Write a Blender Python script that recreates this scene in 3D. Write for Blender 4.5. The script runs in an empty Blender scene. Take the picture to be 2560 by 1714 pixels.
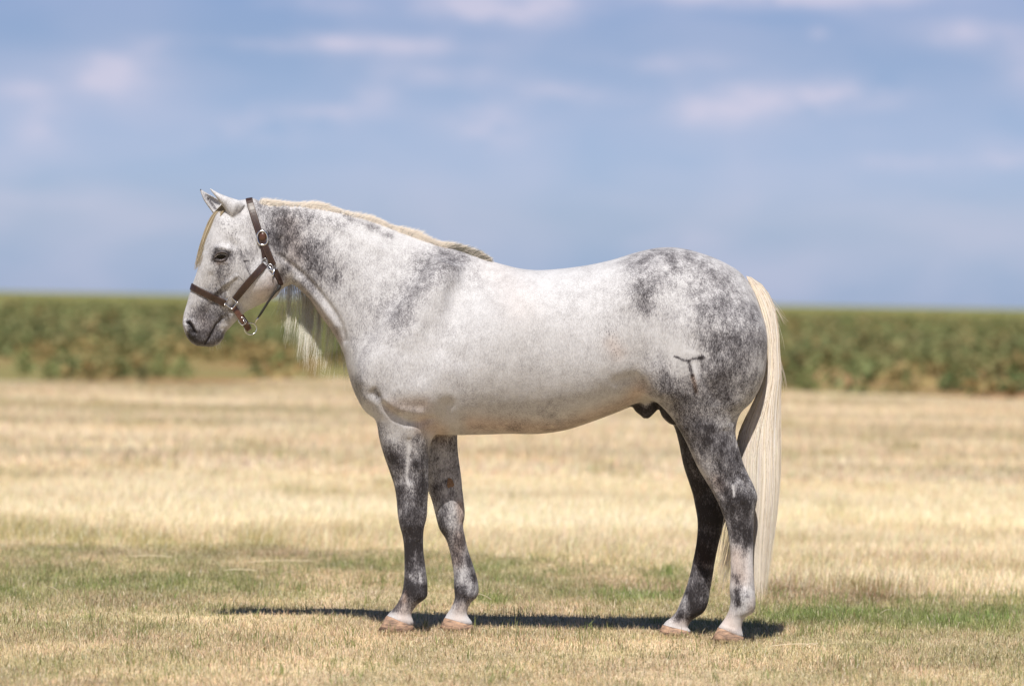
import bpy, bmesh, math, random
import numpy as np
from mathutils import Vector, Matrix
from mathutils.bvhtree import BVHTree
from mathutils.kdtree import KDTree
try:
    import openvdb as vdb
except ImportError:
    import pyopenvdb as vdb

S = bpy.context.scene
COL = S.collection
random.seed(7)
rng = np.random.default_rng(11)
PI = math.pi
R = math.radians

# ------------------------------------------------------------------ camera, sky, sun, exposure
CAM_H = 1.4056
DIST = 18.0
LENS = 150.0
FPX = LENS / 36.0 * 2560.0
PITCH, ROLL = R(0.586), R(1.008)
cam_d = bpy.data.cameras.new('camera')
cam_d.lens = LENS
cam_d.sensor_width = 36.0
cam_d.clip_start = 0.5
cam_d.clip_end = 9000.0
cam_d.dof.use_dof = True
cam_d.dof.focus_distance = 17.85
cam_d.dof.aperture_fstop = 2.5
cam = bpy.data.objects.new('camera', cam_d)
COL.objects.link(cam)
CM = Matrix.Rotation(R(90) - PITCH, 4, 'X') @ Matrix.Rotation(ROLL, 4, 'Z')
cam.matrix_world = Matrix.Translation((0, -DIST, CAM_H)) @ CM
S.camera = cam

SUN_EL, SUN_AZ = R(59), R(6.5)
d_sun = Vector((math.sin(SUN_AZ) * math.cos(SUN_EL), math.cos(SUN_AZ) * math.cos(SUN_EL), -math.sin(SUN_EL)))
sun_d = bpy.data.lights.new('sun', 'SUN')
sun_d.energy = 5.0
sun_d.angle = R(0.53)
sun_d.color = (1.0, 0.945, 0.87)
sun = bpy.data.objects.new('sun', sun_d)
COL.objects.link(sun)
sun.rotation_euler = d_sun.to_track_quat('-Z', 'Y').to_euler()
sun.location = (-3, -8, 12)

W = bpy.data.worlds.new('World')
S.world = W
W.use_nodes = True
wn, wl = W.node_tree.nodes, W.node_tree.links
wn.clear()


def wmath(op, a, b=None, c=None, clamp=False):
    n = wn.new('ShaderNodeMath')
    n.operation = op
    n.use_clamp = clamp
    for i, v in enumerate((a, b, c)):
        if v is None:
            continue
        if isinstance(v, (int, float)):
            n.inputs[i].default_value = v
        else:
            wl.new(v, n.inputs[i])
    return n.outputs[0]


sky = wn.new('ShaderNodeTexSky')
sky.sky_type = 'NISHITA'
sky.sun_disc = False
sky.sun_elevation = SUN_EL
sky.sun_rotation = PI + SUN_AZ
sky.air_density = 1.0
sky.dust_density = 0.3
sky.ozone_density = 2.0
tc = wn.new('ShaderNodeTexCoord')
sep = wn.new('ShaderNodeSeparateXYZ')
wl.new(tc.outputs['Generated'], sep.inputs[0])
vx, vy, vz = sep.outputs
# low-altitude tint: haze near the horizon is lavender blue rather than white
ele = wmath('MAXIMUM', vz, 0.0)
ramp = wn.new('ShaderNodeValToRGB')
wl.new(ele, ramp.inputs[0])
cr = ramp.color_ramp
cr.interpolation = 'EASE'
SKY_STOPS = [(0.0, (0.32, 0.45, 0.87)), (0.023, (0.39, 0.465, 0.79)), (0.066, (0.36, 0.40, 0.625)), (0.2, (0.27, 0.31, 0.45)), (0.7, (0.36, 0.39, 0.46))]
cr.elements[0].position, cr.elements[0].color = SKY_STOPS[0][0], (*SKY_STOPS[0][1], 1)
cr.elements[1].position, cr.elements[1].color = SKY_STOPS[-1][0], (*SKY_STOPS[-1][1], 1)
for p, c in SKY_STOPS[1:-1]:
    e = cr.elements.new(p)
    e.color = (*c, 1)
mul = wn.new('ShaderNodeMix')
mul.data_type = 'RGBA'
mul.blend_type = 'MULTIPLY'
mul.inputs['Factor'].default_value = 1
wl.new(sky.outputs[0], mul.inputs['A'])
wl.new(ramp.outputs[0], mul.inputs['B'])
mp2 = wn.new('ShaderNodeMapping')
wl.new(tc.outputs['Generated'], mp2.inputs[0])
mp2.inputs['Scale'].default_value = (95, 95, 210)
n2 = wn.new('ShaderNodeTexNoise')
wl.new(mp2.outputs[0], n2.inputs['Vector'])
n2.inputs['Scale'].default_value = 1.0
n2.inputs['Detail'].default_value = 5.0
n2.inputs['Roughness'].default_value = 0.55
# thin clouds: soft noise in direction space, plus the larger banks seen in the picture
mp = wn.new('ShaderNodeMapping')
wl.new(tc.outputs['Generated'], mp.inputs[0])
mp.inputs['Scale'].default_value = (26, 26, 62)
mp.inputs['Location'].default_value = (3.1, 0, 1.7)
n1 = wn.new('ShaderNodeTexNoise')
wl.new(mp.outputs[0], n1.inputs['Vector'])
n1.inputs['Scale'].default_value = 1.0
n1.inputs['Detail'].default_value = 4.0
n1.inputs['Roughness'].default_value = 0.40
n1.inputs['Distortion'].default_value = 0.3
blobs = None
# (u centre, v centre, half width, half height, weight) in source pixels of a level horizon picture
CB = [(1230, 20, 190, 45, 1.0), (1900, -8, 330, 28, 0.95), (780, 10, 120, 22, .35), (280, 190, 110, 55, .62), (370, 112, 45, 24, .5), (850, 112, 300, 24, .62),
      (620, 110, 60, 24, .2), (800, 285, 150, 26, .5), (640, 330, 150, 40, .35), (935, 230, 50, 35, .4), (1210, 310, 95, 55, .62), (1400, 235, 120, 30, .5),
      (1860, 250, 190, 42, .72), (1760, 290, 110, 32, .4), (2130, 240, 130, 45, .5), (2400, 90, 110, 36, .5), (2550, 150, 70, 70, .35), (2030, 85, 25, 14, .4),
      (2500, 390, 130, 40, .4), (2240, 410, 120, 26, .35), (100, 320, 70, 60, .35), (60, 230, 60, 28, .35), (130, 500, 130, 26, .25), (1650, 600, 160, 30, .2), (1100, 190, 200, 30, .35), (1650, 160, 150, 25, .3)]
for (cx, cy, rx, ry, wt) in CB:
    u0 = (cx - 1280) / FPX
    v0 = (725.5 + .0176 * cx - cy) / FPX
    du = wmath('MULTIPLY', wmath('SUBTRACT', vx, u0), FPX / rx)
    dv = wmath('MULTIPLY', wmath('SUBTRACT', vz, v0), FPX / ry)
    q = wmath('ADD', wmath('MULTIPLY', du, du), wmath('MULTIPLY', dv, dv))
    g = wmath('MULTIPLY', wmath('EXPONENT', wmath('MULTIPLY', q, -1.0)), wt)
    blobs = g if blobs is None else wmath('ADD', blobs, g)
front = wmath('GREATER_THAN', vy, 0.0)
blobs = wmath('MULTIPLY', blobs, front)
m1 = wmath('MULTIPLY', wmath('SUBTRACT', n1.outputs['Fac'], 0.355), 2.6)
hi = wmath('EXPONENT', wmath('MULTIPLY', ele, -7.0))
cl = wmath('ADD', wmath('MULTIPLY', wmath('MULTIPLY', m1, hi), 0.34), wmath('MULTIPLY', blobs, wmath('ADD', 0.22, wmath('ADD', wmath('MULTIPLY', m1, 0.45), wmath('MULTIPLY', wmath('SUBTRACT', n2.outputs['Fac'], 0.36), 2.3)))))
cl = wmath('MULTIPLY', cl, 0.95)
cl = wmath('MINIMUM', wmath('MAXIMUM', cl, 0.0), 0.66)
cmix = wn.new('ShaderNodeMix')
cmix.data_type = 'RGBA'
wl.new(cl, cmix.inputs['Factor'])
wl.new(mul.outputs['Result'], cmix.inputs['A'])
cmix.inputs['B'].default_value = (5.2, 4.8, 5.7, 1)
bg = wn.new('ShaderNodeBackground')
bg.inputs['Strength'].default_value = 0.1
wl.new(cmix.outputs['Result'], bg.inputs['Color'])
wo = wn.new('ShaderNodeOutputWorld')
wl.new(bg.outputs[0], wo.inputs[0])

S.view_settings.view_transform = 'Standard'
S.view_settings.look = 'None'
S.view_settings.gamma = 1.0
S.view_settings.use_curve_mapping = False
S.view_settings.exposure = 0.5
S.render.engine = 'CYCLES'
S.cycles.max_bounces = 6
S.cycles.transparent_max_bounces = 8
S.cycles.use_denoising = True

# ------------------------------------------------------------------ geometry of the view
CR = np.array(CM.to_3x3())
CO = np.array([0, -DIST, CAM_H])


def at(px, py, Y):
    """point of the plane y = Y that lies behind photo pixel (px, py)"""
    d = CR @ np.array([(px - 1280) / FPX, -(py - 857) / FPX, -1.0])
    t = (Y - CO[1]) / d[1]
    return CO + d * t


def ground_at(px, py):
    d = CR @ np.array([(px - 1280) / FPX, -(py - 857) / FPX, -1.0])
    t = -CO[2] / d[2]
    return CO + d * t


def proj(P):
    q = (np.asarray(P) - CO) @ CR
    return np.stack([q[..., 0] / -q[..., 2] * FPX + 1280, 857 - q[..., 1] / -q[..., 2] * FPX], -1)


def yc(px):
    """depth of the horse's midline, which stands turned a few degrees"""
    return 0.06 - 0.10 * (px - 1065) / 690.0


# ------------------------------------------------------------------ helpers
def tag(o, label=None, cat=None, kind=None, group=None):
    if label: o['label'] = label
    if cat: o['category'] = cat
    if kind: o['kind'] = kind
    if group: o['group'] = group
    return o


def mesh_np(name, V, F, mat, parent=None, smooth=True, color=None, attr='Col'):
    """F: (n,3) or (n,4) integer array, or list of such arrays"""
    me = bpy.data.meshes.new(name)
    Fs = F if isinstance(F, list) else [F]
    V = np.asarray(V, dtype=np.float32)
    loops = np.concatenate([f.reshape(-1) for f in Fs]).astype(np.int32)
    counts = np.concatenate([np.full(len(f), f.shape[1], dtype=np.int32) for f in Fs])
    starts = np.concatenate([[0], np.cumsum(counts)[:-1]]).astype(np.int32)
    me.vertices.add(len(V))
    me.vertices.foreach_set('co', V.reshape(-1))
    me.loops.add(len(loops))
    me.loops.foreach_set('vertex_index', loops)
    me.polygons.add(len(counts))
    me.polygons.foreach_set('loop_start', starts)
    me.update(calc_edges=True)
    me.validate()
    me.polygons.foreach_set('use_smooth', np.full(len(me.polygons), smooth))
    if color is not None:
        a = me.color_attributes.new(attr, 'FLOAT_COLOR', 'POINT')
        c = np.ones((len(V), 4), dtype=np.float32)
        c[:, :color.shape[1]] = color
        a.data.foreach_set('color', c.reshape(-1))
    me.materials.append(mat)
    o = bpy.data.objects.new(name, me)
    COL.objects.link(o)
    if parent is not None:
        o.parent = parent
        o.matrix_parent_inverse = Matrix.Translation(-Vector(parent.location))
    return o


def new_mat(name):
    m = bpy.data.materials.new(name)
    m.use_nodes = True
    nt = m.node_tree
    b = nt.nodes['Principled BSDF']
    return m, nt.nodes, nt.links, b


class Lattice:
    def __init__(self, seed, n=256):
        self.g = np.random.default_rng(seed).random((n, n))
        self.n = n

    def __call__(self, x, y):
        xi, yi = np.floor(x).astype(int), np.floor(y).astype(int)
        fx, fy = x - xi, y - yi
        fx, fy = fx * fx * (3 - 2 * fx), fy * fy * (3 - 2 * fy)
        n, g = self.n, self.g
        a, b = g[xi % n, yi % n], g[(xi + 1) % n, yi % n]
        c, d = g[xi % n, (yi + 1) % n], g[(xi + 1) % n, (yi + 1) % n]
        return (a * (1 - fx) + b * fx) * (1 - fy) + (c * (1 - fx) + d * fx) * fy


def fbm(seed, x, y, octaves=3):
    L = Lattice(seed)
    s, a, t = 0, 1, 0
    for k in range(octaves):
        s = s + a * L(x * 2 ** k + 17.3 * k, y * 2 ** k + 5.1 * k)
        t += a
        a *= .55
    return s / t


def sstep(a, b, x):
    t = np.clip((x - a) / (b - a), 0, 1)
    return t * t * (3 - 2 * t)


def catmull(P, per):
    """P (n,k) control rows -> dense rows passing through them"""
    P = np.asarray(P, float)
    n = len(P)
    E = np.vstack([2 * P[0] - P[1], P, 2 * P[-1] - P[-2]])
    out = []
    for i in range(n - 1):
        p0, p1, p2, p3 = E[i:i + 4]
        for t in np.linspace(0, 1, per, endpoint=False):
            out.append(0.5 * ((2 * p1) + (p2 - p0) * t + (2 * p0 - 5 * p1 + 4 * p2 - p3) * t * t + (3 * p1 - p0 - 3 * p2 + p3) * t ** 3))
    out.append(P[-1])
    return np.array(out)


# ------------------------------------------------------------------ materials
def coat_material():
    m, n, l, b = new_mat('grey_coat')
    va = n.new('ShaderNodeVertexColor'); va.layer_name = 'Col'
    sp = n.new('ShaderNodeSeparateColor'); l.new(va.outputs[0], sp.inputs[0])
    geo = n.new('ShaderNodeNewGeometry')

    def mapped(rot, sc):
        q = n.new('ShaderNodeMapping'); q.inputs['Rotation'].default_value = rot; q.inputs['Scale'].default_value = sc
        l.new(geo.outputs['Position'], q.inputs[0]); return q.outputs[0]

    def noise(vec, scale, det, rough=.5, dist=0.0):
        q = n.new('ShaderNodeTexNoise'); l.new(vec, q.inputs['Vector'])
        q.inputs['Scale'].default_value = scale; q.inputs['Detail'].default_value = det
        q.inputs['Roughness'].default_value = rough; q.inputs['Distortion'].default_value = dist
        return q.outputs['Fac']

    def mth(op, a, c=None, d=None, clamp=False):
        q = n.new('ShaderNodeMath'); q.operation = op; q.use_clamp = clamp
        for i, v in enumerate((a, c, d)):
            if v is None: continue
            if isinstance(v, (int, float)): q.inputs[i].default_value = v
            else: l.new(v, q.inputs[i])
        return q.outputs[0]
    hairdir = mapped((0, R(-32), 0), (1, 1, .30))
    big = noise(mapped((0, 0, 0), (1, 1, 1)), 15, 4, .6, .3)       # dapples of a few centimetres
    mid = noise(hairdir, 75, 3, .6)
    fine = noise(hairdir, 300, 2, .7)
    g = sp.outputs[0]
    dv = n.new('ShaderNodeTexVoronoi'); dv.feature = 'SMOOTH_F1'; dv.inputs['Scale'].default_value = 27; dv.inputs['Smoothness'].default_value = .5
    dmp = mapped((0, 0, 0), (1, 1, .8))
    l.new(dmp, dv.inputs['Vector'])
    # amplitude is strongest at middle greys
    amp = mth('ADD', mth('MULTIPLY', mth('MULTIPLY', g, mth('SUBTRACT', 1.0, g)), 4.0), 0.05)
    w = mth('ADD', mth('MULTIPLY', mth('SUBTRACT', big, .5), .80), mth('MULTIPLY', mth('SUBTRACT', mid, .5), .75))
    w = mth('ADD', w, mth('MULTIPLY', mth('SUBTRACT', dv.outputs['Distance'], .36), .26))
    w = mth('MULTIPLY', w, mth('MAXIMUM', amp, mth('MULTIPLY', mth('GREATER_THAN', g, .5), .95)))
    w = mth('MULTIPLY', w, va.outputs['Alpha'])
    w2 = mth('MULTIPLY', mth('SUBTRACT', fine, .5), mth('ADD', mth('MAXIMUM', amp, mth('MULTIPLY', mth('GREATER_THAN', g, .5), .8)), .26))
    gg = mth('ADD', mth('ADD', g, w), w2, clamp=True)
    # flea bites: tiny dark flecks
    vor = n.new('ShaderNodeTexVoronoi'); vor.feature = 'F1'; vor.inputs['Scale'].default_value = 165
    l.new(mapped((0, R(-25), 0), (1, 1, .55)), vor.inputs['Vector'])
    thr = mth('MULTIPLY', sp.outputs[2], mth('MULTIPLY', noise(mapped((0, 0, 0), (1, 1, 1)), 14, 3), .72))
    fleck = mth('MULTIPLY', mth('SUBTRACT', thr, mth('MULTIPLY', vor.outputs['Distance'], 1.0)), 8.0, clamp=True)
    # only some cells carry a fleck
    cs = n.new('ShaderNodeSeparateColor'); l.new(vor.outputs['Color'], cs.inputs[0])
    fleck = mth('MULTIPLY', fleck, mth('GREATER_THAN', cs.outputs[0], .42))
    gg = mth('MAXIMUM', gg, mth('MULTIPLY', fleck, .52))
    rp = n.new('ShaderNodeValToRGB'); l.new(gg, rp.inputs[0])
    e = rp.color_ramp.elements
    e[0].position, e[0].color = 0.0, (.475, .487, .508, 1)
    e[1].position, e[1].color = 1.0, (.020, .018, .020, 1)
    for p, c in ((.25, (.335, .338, .352)), (.5, (.178, .177, .190)), (.75, (.068, .065, .072))):
        q = e.new(p); q.color = (*c, 1)
    # warm (brownish / pink) tint
    tm = n.new('ShaderNodeMix'); tm.data_type = 'RGBA'; tm.blend_type = 'MULTIPLY'
    l.new(sp.outputs[1], tm.inputs['Factor']); l.new(rp.outputs[0], tm.inputs['A'])
    tm.inputs['B'].default_value = (1.0, .74, .58, 1)
    l.new(tm.outputs['Result'], b.inputs['Base Color'])
    b.inputs['Roughness'].default_value = .62
    b.inputs['Specular IOR Level'].default_value = .16
    b.inputs['Sheen Weight'].default_value = .05
    b.inputs['Sheen Roughness'].default_value = .5
    bp = n.new('ShaderNodeBump'); bp.inputs['Strength'].default_value = .2; bp.inputs['Distance'].default_value = .0025
    l.new(mth('ADD', fine, mth('MULTIPLY', mid, .8)), bp.inputs['Height']); l.new(bp.outputs[0], b.inputs['Normal'])
    return m


def vcol_material(name, rough=.8, spec=.2, trans=0.0, noise_amt=0.0, noise_scale=60, attr='Col'):
    m, n, l, b = new_mat(name)
    va = n.new('ShaderNodeVertexColor'); va.layer_name = attr
    col = va.outputs[0]
    if noise_amt:
        nz = n.new('ShaderNodeTexNoise'); nz.inputs['Scale'].default_value = noise_scale; nz.inputs['Detail'].default_value = 4
        geo = n.new('ShaderNodeNewGeometry'); l.new(geo.outputs['Position'], nz.inputs['Vector'])
        mr = n.new('ShaderNodeMapRange'); l.new(nz.outputs['Fac'], mr.inputs[0])
        mr.inputs[1].default_value = .3; mr.inputs[2].default_value = .7
        mr.inputs[3].default_value = 1 - noise_amt; mr.inputs[4].default_value = 1 + noise_amt
        mx = n.new('ShaderNodeVectorMath'); mx.operation = 'SCALE'
        l.new(col, mx.inputs[0]); l.new(mr.outputs[0], mx.inputs['Scale'])
        col = mx.outputs[0]
    l.new(col, b.inputs['Base Color'])
    b.inputs['Roughness'].default_value = rough
    b.inputs['Specular IOR Level'].default_value = spec
    if trans:
        tr = n.new('ShaderNodeBsdfTranslucent'); l.new(col, tr.inputs[0])
        ms = n.new('ShaderNodeMixShader'); ms.inputs[0].default_value = trans
        l.new(b.outputs[0], ms.inputs[1]); l.new(tr.outputs[0], ms.inputs[2])
        l.new(ms.outputs[0], n['Material Output'].inputs[0])
    return m


def simple_material(name, c, rough=.5, metal=0.0, spec=.5, c2=None, scale=40, stretch=(1, 1, 1), bump=0.0, coat=0.0):
    m, n, l, b = new_mat(name)
    b.inputs['Base Color'].default_value = (*c, 1)
    b.inputs['Roughness'].default_value = rough
    b.inputs['Metallic'].default_value = metal
    b.inputs['Specular IOR Level'].default_value = spec
    b.inputs['Coat Weight'].default_value = coat
    if c2 is not None:
        geo = n.new('ShaderNodeNewGeometry')
        mp_ = n.new('ShaderNodeMapping'); mp_.inputs['Scale'].default_value = stretch
        l.new(geo.outputs['Position'], mp_.inputs[0])
        nz = n.new('ShaderNodeTexNoise'); nz.inputs['Scale'].default_value = scale; nz.inputs['Detail'].default_value = 5
        nz.inputs['Roughness'].default_value = .65
        l.new(mp_.outputs[0], nz.inputs['Vector'])
        mr = n.new('ShaderNodeMapRange'); l.new(nz.outputs['Fac'], mr.inputs[0])
        mr.inputs[1].default_value = .35; mr.inputs[2].default_value = .65
        mx = n.new('ShaderNodeMix'); mx.data_type = 'RGBA'
        l.new(mr.outputs[0], mx.inputs['Factor'])
        mx.inputs['A'].default_value = (*c, 1); mx.inputs['B'].default_value = (*c2, 1)
        l.new(mx.outputs['Result'], b.inputs['Base Color'])
        if bump:
            bp = n.new('ShaderNodeBump'); bp.inputs['Strength'].default_value = bump; bp.inputs['Distance'].default_value = .003
            l.new(nz.outputs['Fac'], bp.inputs['Height']); l.new(bp.outputs[0], b.inputs['Normal'])
    return m


M_coat = coat_material()
M_hoof = simple_material('hoof_horn', (.12, .085, .068), .75, c2=(.42, .27, .18), scale=55, stretch=(.5, .5, 2.4), bump=.5, spec=.12)
M_hair = vcol_material('horse_hair', .55, .3, trans=.35)
M_eye = simple_material('eye_wet', (.006, .004, .003), .06, spec=.14)
M_lid = simple_material('eyelid_skin', (.03, .026, .026), .5, c2=(.09, .075, .075), scale=120, spec=.3)
M_leather = simple_material('dark_brown_leather', (.020, .010, .008), .42, c2=(.038, .018, .013), scale=90, bump=.12, spec=.45)
M_leather2 = simple_material('polished_brown_leather', (.055, .022, .013), .35, c2=(.085, .036, .02), scale=120, spec=.5)
M_thread = simple_material('leather_stitching', (.14, .09, .065), .7)
M_steel = simple_material('nickel_fittings', (.62, .62, .63), .22, metal=1.0)
M_cord = simple_material('black_cord', (.012, .012, .013), .6, c2=(.025, .025, .027), scale=300)
M_blade = vcol_material('grass_blades', .75, .15, trans=.32)
M_leaf = vcol_material('crop_leaves', .7, .2, trans=.25)
M_ground = vcol_material('turf_and_soil', .95, .05, noise_amt=.45, noise_scale=38)

# ------------------------------------------------------------------ the ground
# near edge of the tall dry grass, as (x, y) on the ground, read off the photograph
E1 = np.array([[-30, 6.2], [-2.8, 5.5], [-.17, 5.5], [.75, 4.2], [1.33, 3.1], [2.43, 2.4], [30, -6]])
# near edge of the crop field
E2 = np.array([[-200, 30], [-5.0, 46.6], [-2.65, 53.0], [4.2, 48.8], [7.8, 47.0], [200, 30]])


def edge1(x):
    return np.interp(x, E1[:, 0], E1[:, 1])


def edge2(x):
    return np.interp(x, E2[:, 0], E2[:, 1])


STRAW = np.array([.60, .475, .31])
STRAW_P = np.array([.67, .585, .44])
GREEN = np.array([.225, .245, .095])
VIVID = np.array([.215, .30, .09])
BROWN = np.array([.20, .125, .075])
SOIL = np.array([.36, .175, .10])


def px_of(x, y):
    return proj(np.stack([x, y, np.zeros_like(x)], -1))


def blobs_px(pp, lst):
    s = 0
    for (cx, cy, rx, ry, w) in lst:
        s = s + w * np.exp(-((pp[:, 0] - cx) / rx) ** 2 - ((pp[:, 1] - cy) / ry) ** 2)
    return s


# patches of fresh green / bare soil, as places on the ground
GREEN_P = [(300, 1452, 360, 24, .55), (70, 1450, 120, 40, .3), (950, 1410, 200, 18, .5), (1180, 1440, 260, 40, .35), (640, 1480, 160, 14, .3),
           (1700, 1430, 70, 22, .6), (2080, 1532, 170, 20, .6), (2400, 1530, 200, 30, .55), (1980, 1540, 120, 26, .5), (1560, 1485, 180, 18, .45),
           (2560, 1500, 120, 30, .4), (1230, 1490, 60, 16, .4), (430, 1570, 120, 18, .2), (200, 1560, 220, 30, .25)]
VIVID_P = [(2090, 1530, 120, 13, .65), (2440, 1545, 170, 16, .6), (1610, 1484, 90, 10, .7), (1680, 1436, 50, 14, .5), (1230, 1496, 50, 9, .55), (1950, 1540, 60, 10, .4)]
BROWN_P = [(2150, 1484, 150, 20, .75), (1960, 1466, 70, 24, .7), (2300, 1398, 170, 8, .5), (310, 1507, 60, 8, .6), (430, 1505, 40, 6, .5), (240, 1697, 50, 8, .7),
           (650, 1380, 130, 12, .5), (1650, 1462, 70, 12, .35), (2100, 1650, 90, 10, .35), (2300, 1660, 200, 10, .3), (30, 1600, 100, 12, .2), (960, 1510, 120, 10, .3)]


def zone_color(x, y):
    """colour of the ground cover and a height factor, from its place"""
    pp = px_of(x, y)
    n = fbm(3, x * 1.3 + 40, y * .55 + 90, 3)
    n2 = fbm(5, x * 5.0 + 10, y * 2.4 + 30, 3)
    n3 = fbm(9, x * .8 + 70, y * .8 + 20, 3)
    wob = (fbm(21, x * 2.2 + 50, y * 2.2 + 50, 3) - .5)
    e1 = edge1(x) + wob * 1.3
    e2 = edge2(x) + (fbm(22, x * .5 + 50, y * .3 + 50, 2) - .5) * 1.6
    tall = sstep(-.25, .25, y - e1)
    crop = sstep(-.3, .3, y - e2)
    g = np.clip(.20 + (n - .5) * .9 + (n2 - .5) * .9 + blobs_px(pp, GREEN_P) * .72 - sstep(1590, 1714, pp[:, 1]) * .12, 0, 1)
    mown = STRAW[None] * (1 - g[:, None]) * 1.04 + GREEN[None] * g[:, None] * 1.15
    mown = mown * (1 + (fbm(37, x * 3.2 + 8, y * 1.8 + 8, 3) - .5)[:, None] * .6)
    v = np.clip(blobs_px(pp, VIVID_P) * 1.1, 0, 1)[:, None]
    mown = mown * (1 - v) + VIVID[None] * v
    gd = np.clip((n - .56) * 2.2 + (n2 - .55) * 1.0, 0, .6)
    edge = np.exp(-((y - e1 - .3) / .55) ** 2)
    gd = np.clip(gd + edge * (.25 + .9 * (n2 - .4)), 0, .8)[:, None]
    dry = (STRAW_P[None] * n3[:, None] + STRAW[None] * 1.06 * (1 - n3[:, None]))
    strk = (fbm(35, x * .22 + 30, y * .85 + 4, 3) - .5)[:, None]
    dry = dry * (1 + strk * .5)
    gd = np.clip(gd + np.clip(-strk - .06, 0, 1) * 1.6, 0, .8)
    dry = dry * (1 - gd) + np.array([.34, .30, .13])[None] * gd
    c = mown * (1 - tall[:, None]) + dry * tall[:, None]
    b = np.clip(blobs_px(pp, BROWN_P) * (.6 + n2), 0, .9)[:, None] * (y < 12)[:, None]
    c = c * (1 - b) + BROWN[None] * b
    # crop field floor: red soil with pale dried growth
    q = fbm(31, x * .35 + 10, y * .12 + 10, 3)[:, None]
    right = sstep(-2, 5, x)[:, None]
    floor_c = SOIL[None] * np.clip(.25 + right * .35 + (q - .5) * 2, 0, 1) + np.array([.23, .205, .085])[None] * (1 - np.clip(.25 + right * .35 + (q - .5) * 2, 0, 1))
    far = sstep(20, 70, y - e2)[:, None]
    floor_c = floor_c * (1 - far) + np.array([.20, .20, .07])[None] * far
    c = c * (1 - crop[:, None]) + floor_c * crop[:, None]
    return c, tall, crop, e1, e2, b[:, 0]


xs = np.concatenate([-np.geomspace(4000, 4.2, 46), np.arange(-4, 4.01, .1), np.geomspace(4.2, 4000, 46)])
ys = np.concatenate([-np.geomspace(400, 5, 14)[:-1], np.arange(-4.5, 14, .1), np.arange(14, 60, .5), np.geomspace(60.5, 6000, 50)])
GX, GY = np.meshgrid(xs, ys, indexing='xy')
GX, GY = GX.ravel(), GY.ravel()
gc, _, _, _, _, _ = zone_color(GX, GY)
nearw = np.exp(-(np.abs(GX) / 8) ** 2) * (GY < 40)
gz = (fbm(41, GX * 1.5 + 9, GY * 1.5 + 9, 3) - .5) * .022 * nearw
gz -= .012
nx, ny = len(xs), len(ys)
ii = np.arange(nx * ny).reshape(ny, nx)
gF = np.stack([ii[:-1, :-1], ii[:-1, 1:], ii[1:, 1:], ii[1:, :-1]], -1).reshape(-1, 4)
ground = mesh_np('ground', np.stack([GX, GY, gz], -1), gF, M_ground, color=gc * .8)
tag(ground, kind='structure')

# ------------------------------------------------------------------ grass


def blades(name, x, y, h, w, col, lean=.45, mat=M_blade, z0=-.012, wind=0.0):
    n = len(x)
    th = rng.uniform(0, 2 * PI, n)
    la = rng.uniform(0, 2 * PI, n)
    lm = np.abs(rng.normal(0, lean, n)) * h
    dx, dy = np.cos(th) * w / 2, np.sin(th) * w / 2
    lx, ly = np.cos(la) * lm + wind * h, np.sin(la) * lm
    base = np.stack([x, y, np.full(n, z0)], -1)
    sd = np.stack([dx, dy, np.zeros(n)], -1)
    midp = base + np.stack([lx * .35, ly * .35, h * .58], -1)
    tip = base + np.stack([lx, ly, h * np.sqrt(np.clip(1 - (lm / h) ** 2 * .5, .15, 1))], -1)
    V = np.stack([base - sd, base + sd, midp - sd * .8, midp + sd * .8, tip], 1).reshape(-1, 3)
    o = np.arange(n)[:, None] * 5
    Q = o + np.array([[0, 1, 3, 2]])
    T = o + np.array([[2, 3, 4]])
    C = np.repeat(col, 5, axis=0)
    ob = mesh_np(name, V, [Q, T], mat, smooth=False, color=C)
    return ob


def scatter(n, y0, y1, margin=1.15):
    """random ground points filling the camera's wedge between two depths"""
    d = np.sqrt(rng.uniform((y0 + DIST) ** 2, (y1 + DIST) ** 2, n))
    x = rng.uniform(-1, 1, n) * d * (.5 * 36 / LENS) * margin
    return x, d - DIST


def vary(c, amt=.18):
    n = len(c)
    return np.clip(c * np.clip(1 + rng.normal(0, amt, (n, 1)), .3, 1.6) * (1 + rng.normal(0, .05, (n, 3))), .01, .9)


# mown turf
x, y = scatter(560000, -3.0, 6.8)
c, tall, crop, e1, e2, bare = zone_color(x, y)
keep = (y < e1 + .35) & (rng.random(len(x)) > bare * .75)
x, y, c, tall = x[keep], y[keep], c[keep], tall[keep]
gness = np.clip((c[:, 1] - c[:, 0] * .9) * 6, 0, 1)
h = rng.gamma(5, .0036, len(x)) * (1 + .55 * gness) * (1 + .5 * (fbm(51, x * 3, y * 3, 2) - .5))
w = rng.uniform(.0014, .0030, len(x))
mixg = rng.random(len(x))
cc = c.copy()
sel = mixg < .16
cc[sel] = GREEN * .85
sel = mixg > .86
cc[sel] = STRAW_P * 1.0
sel = (mixg > .80) & (mixg < .86)
cc[sel] = BROWN
turf = blades('turf', x, y, h, w, vary(cc, .22), lean=.75)
tag(turf, 'short mown turf of straw coloured and green blades round the hooves', 'grass', kind='stuff')

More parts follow.
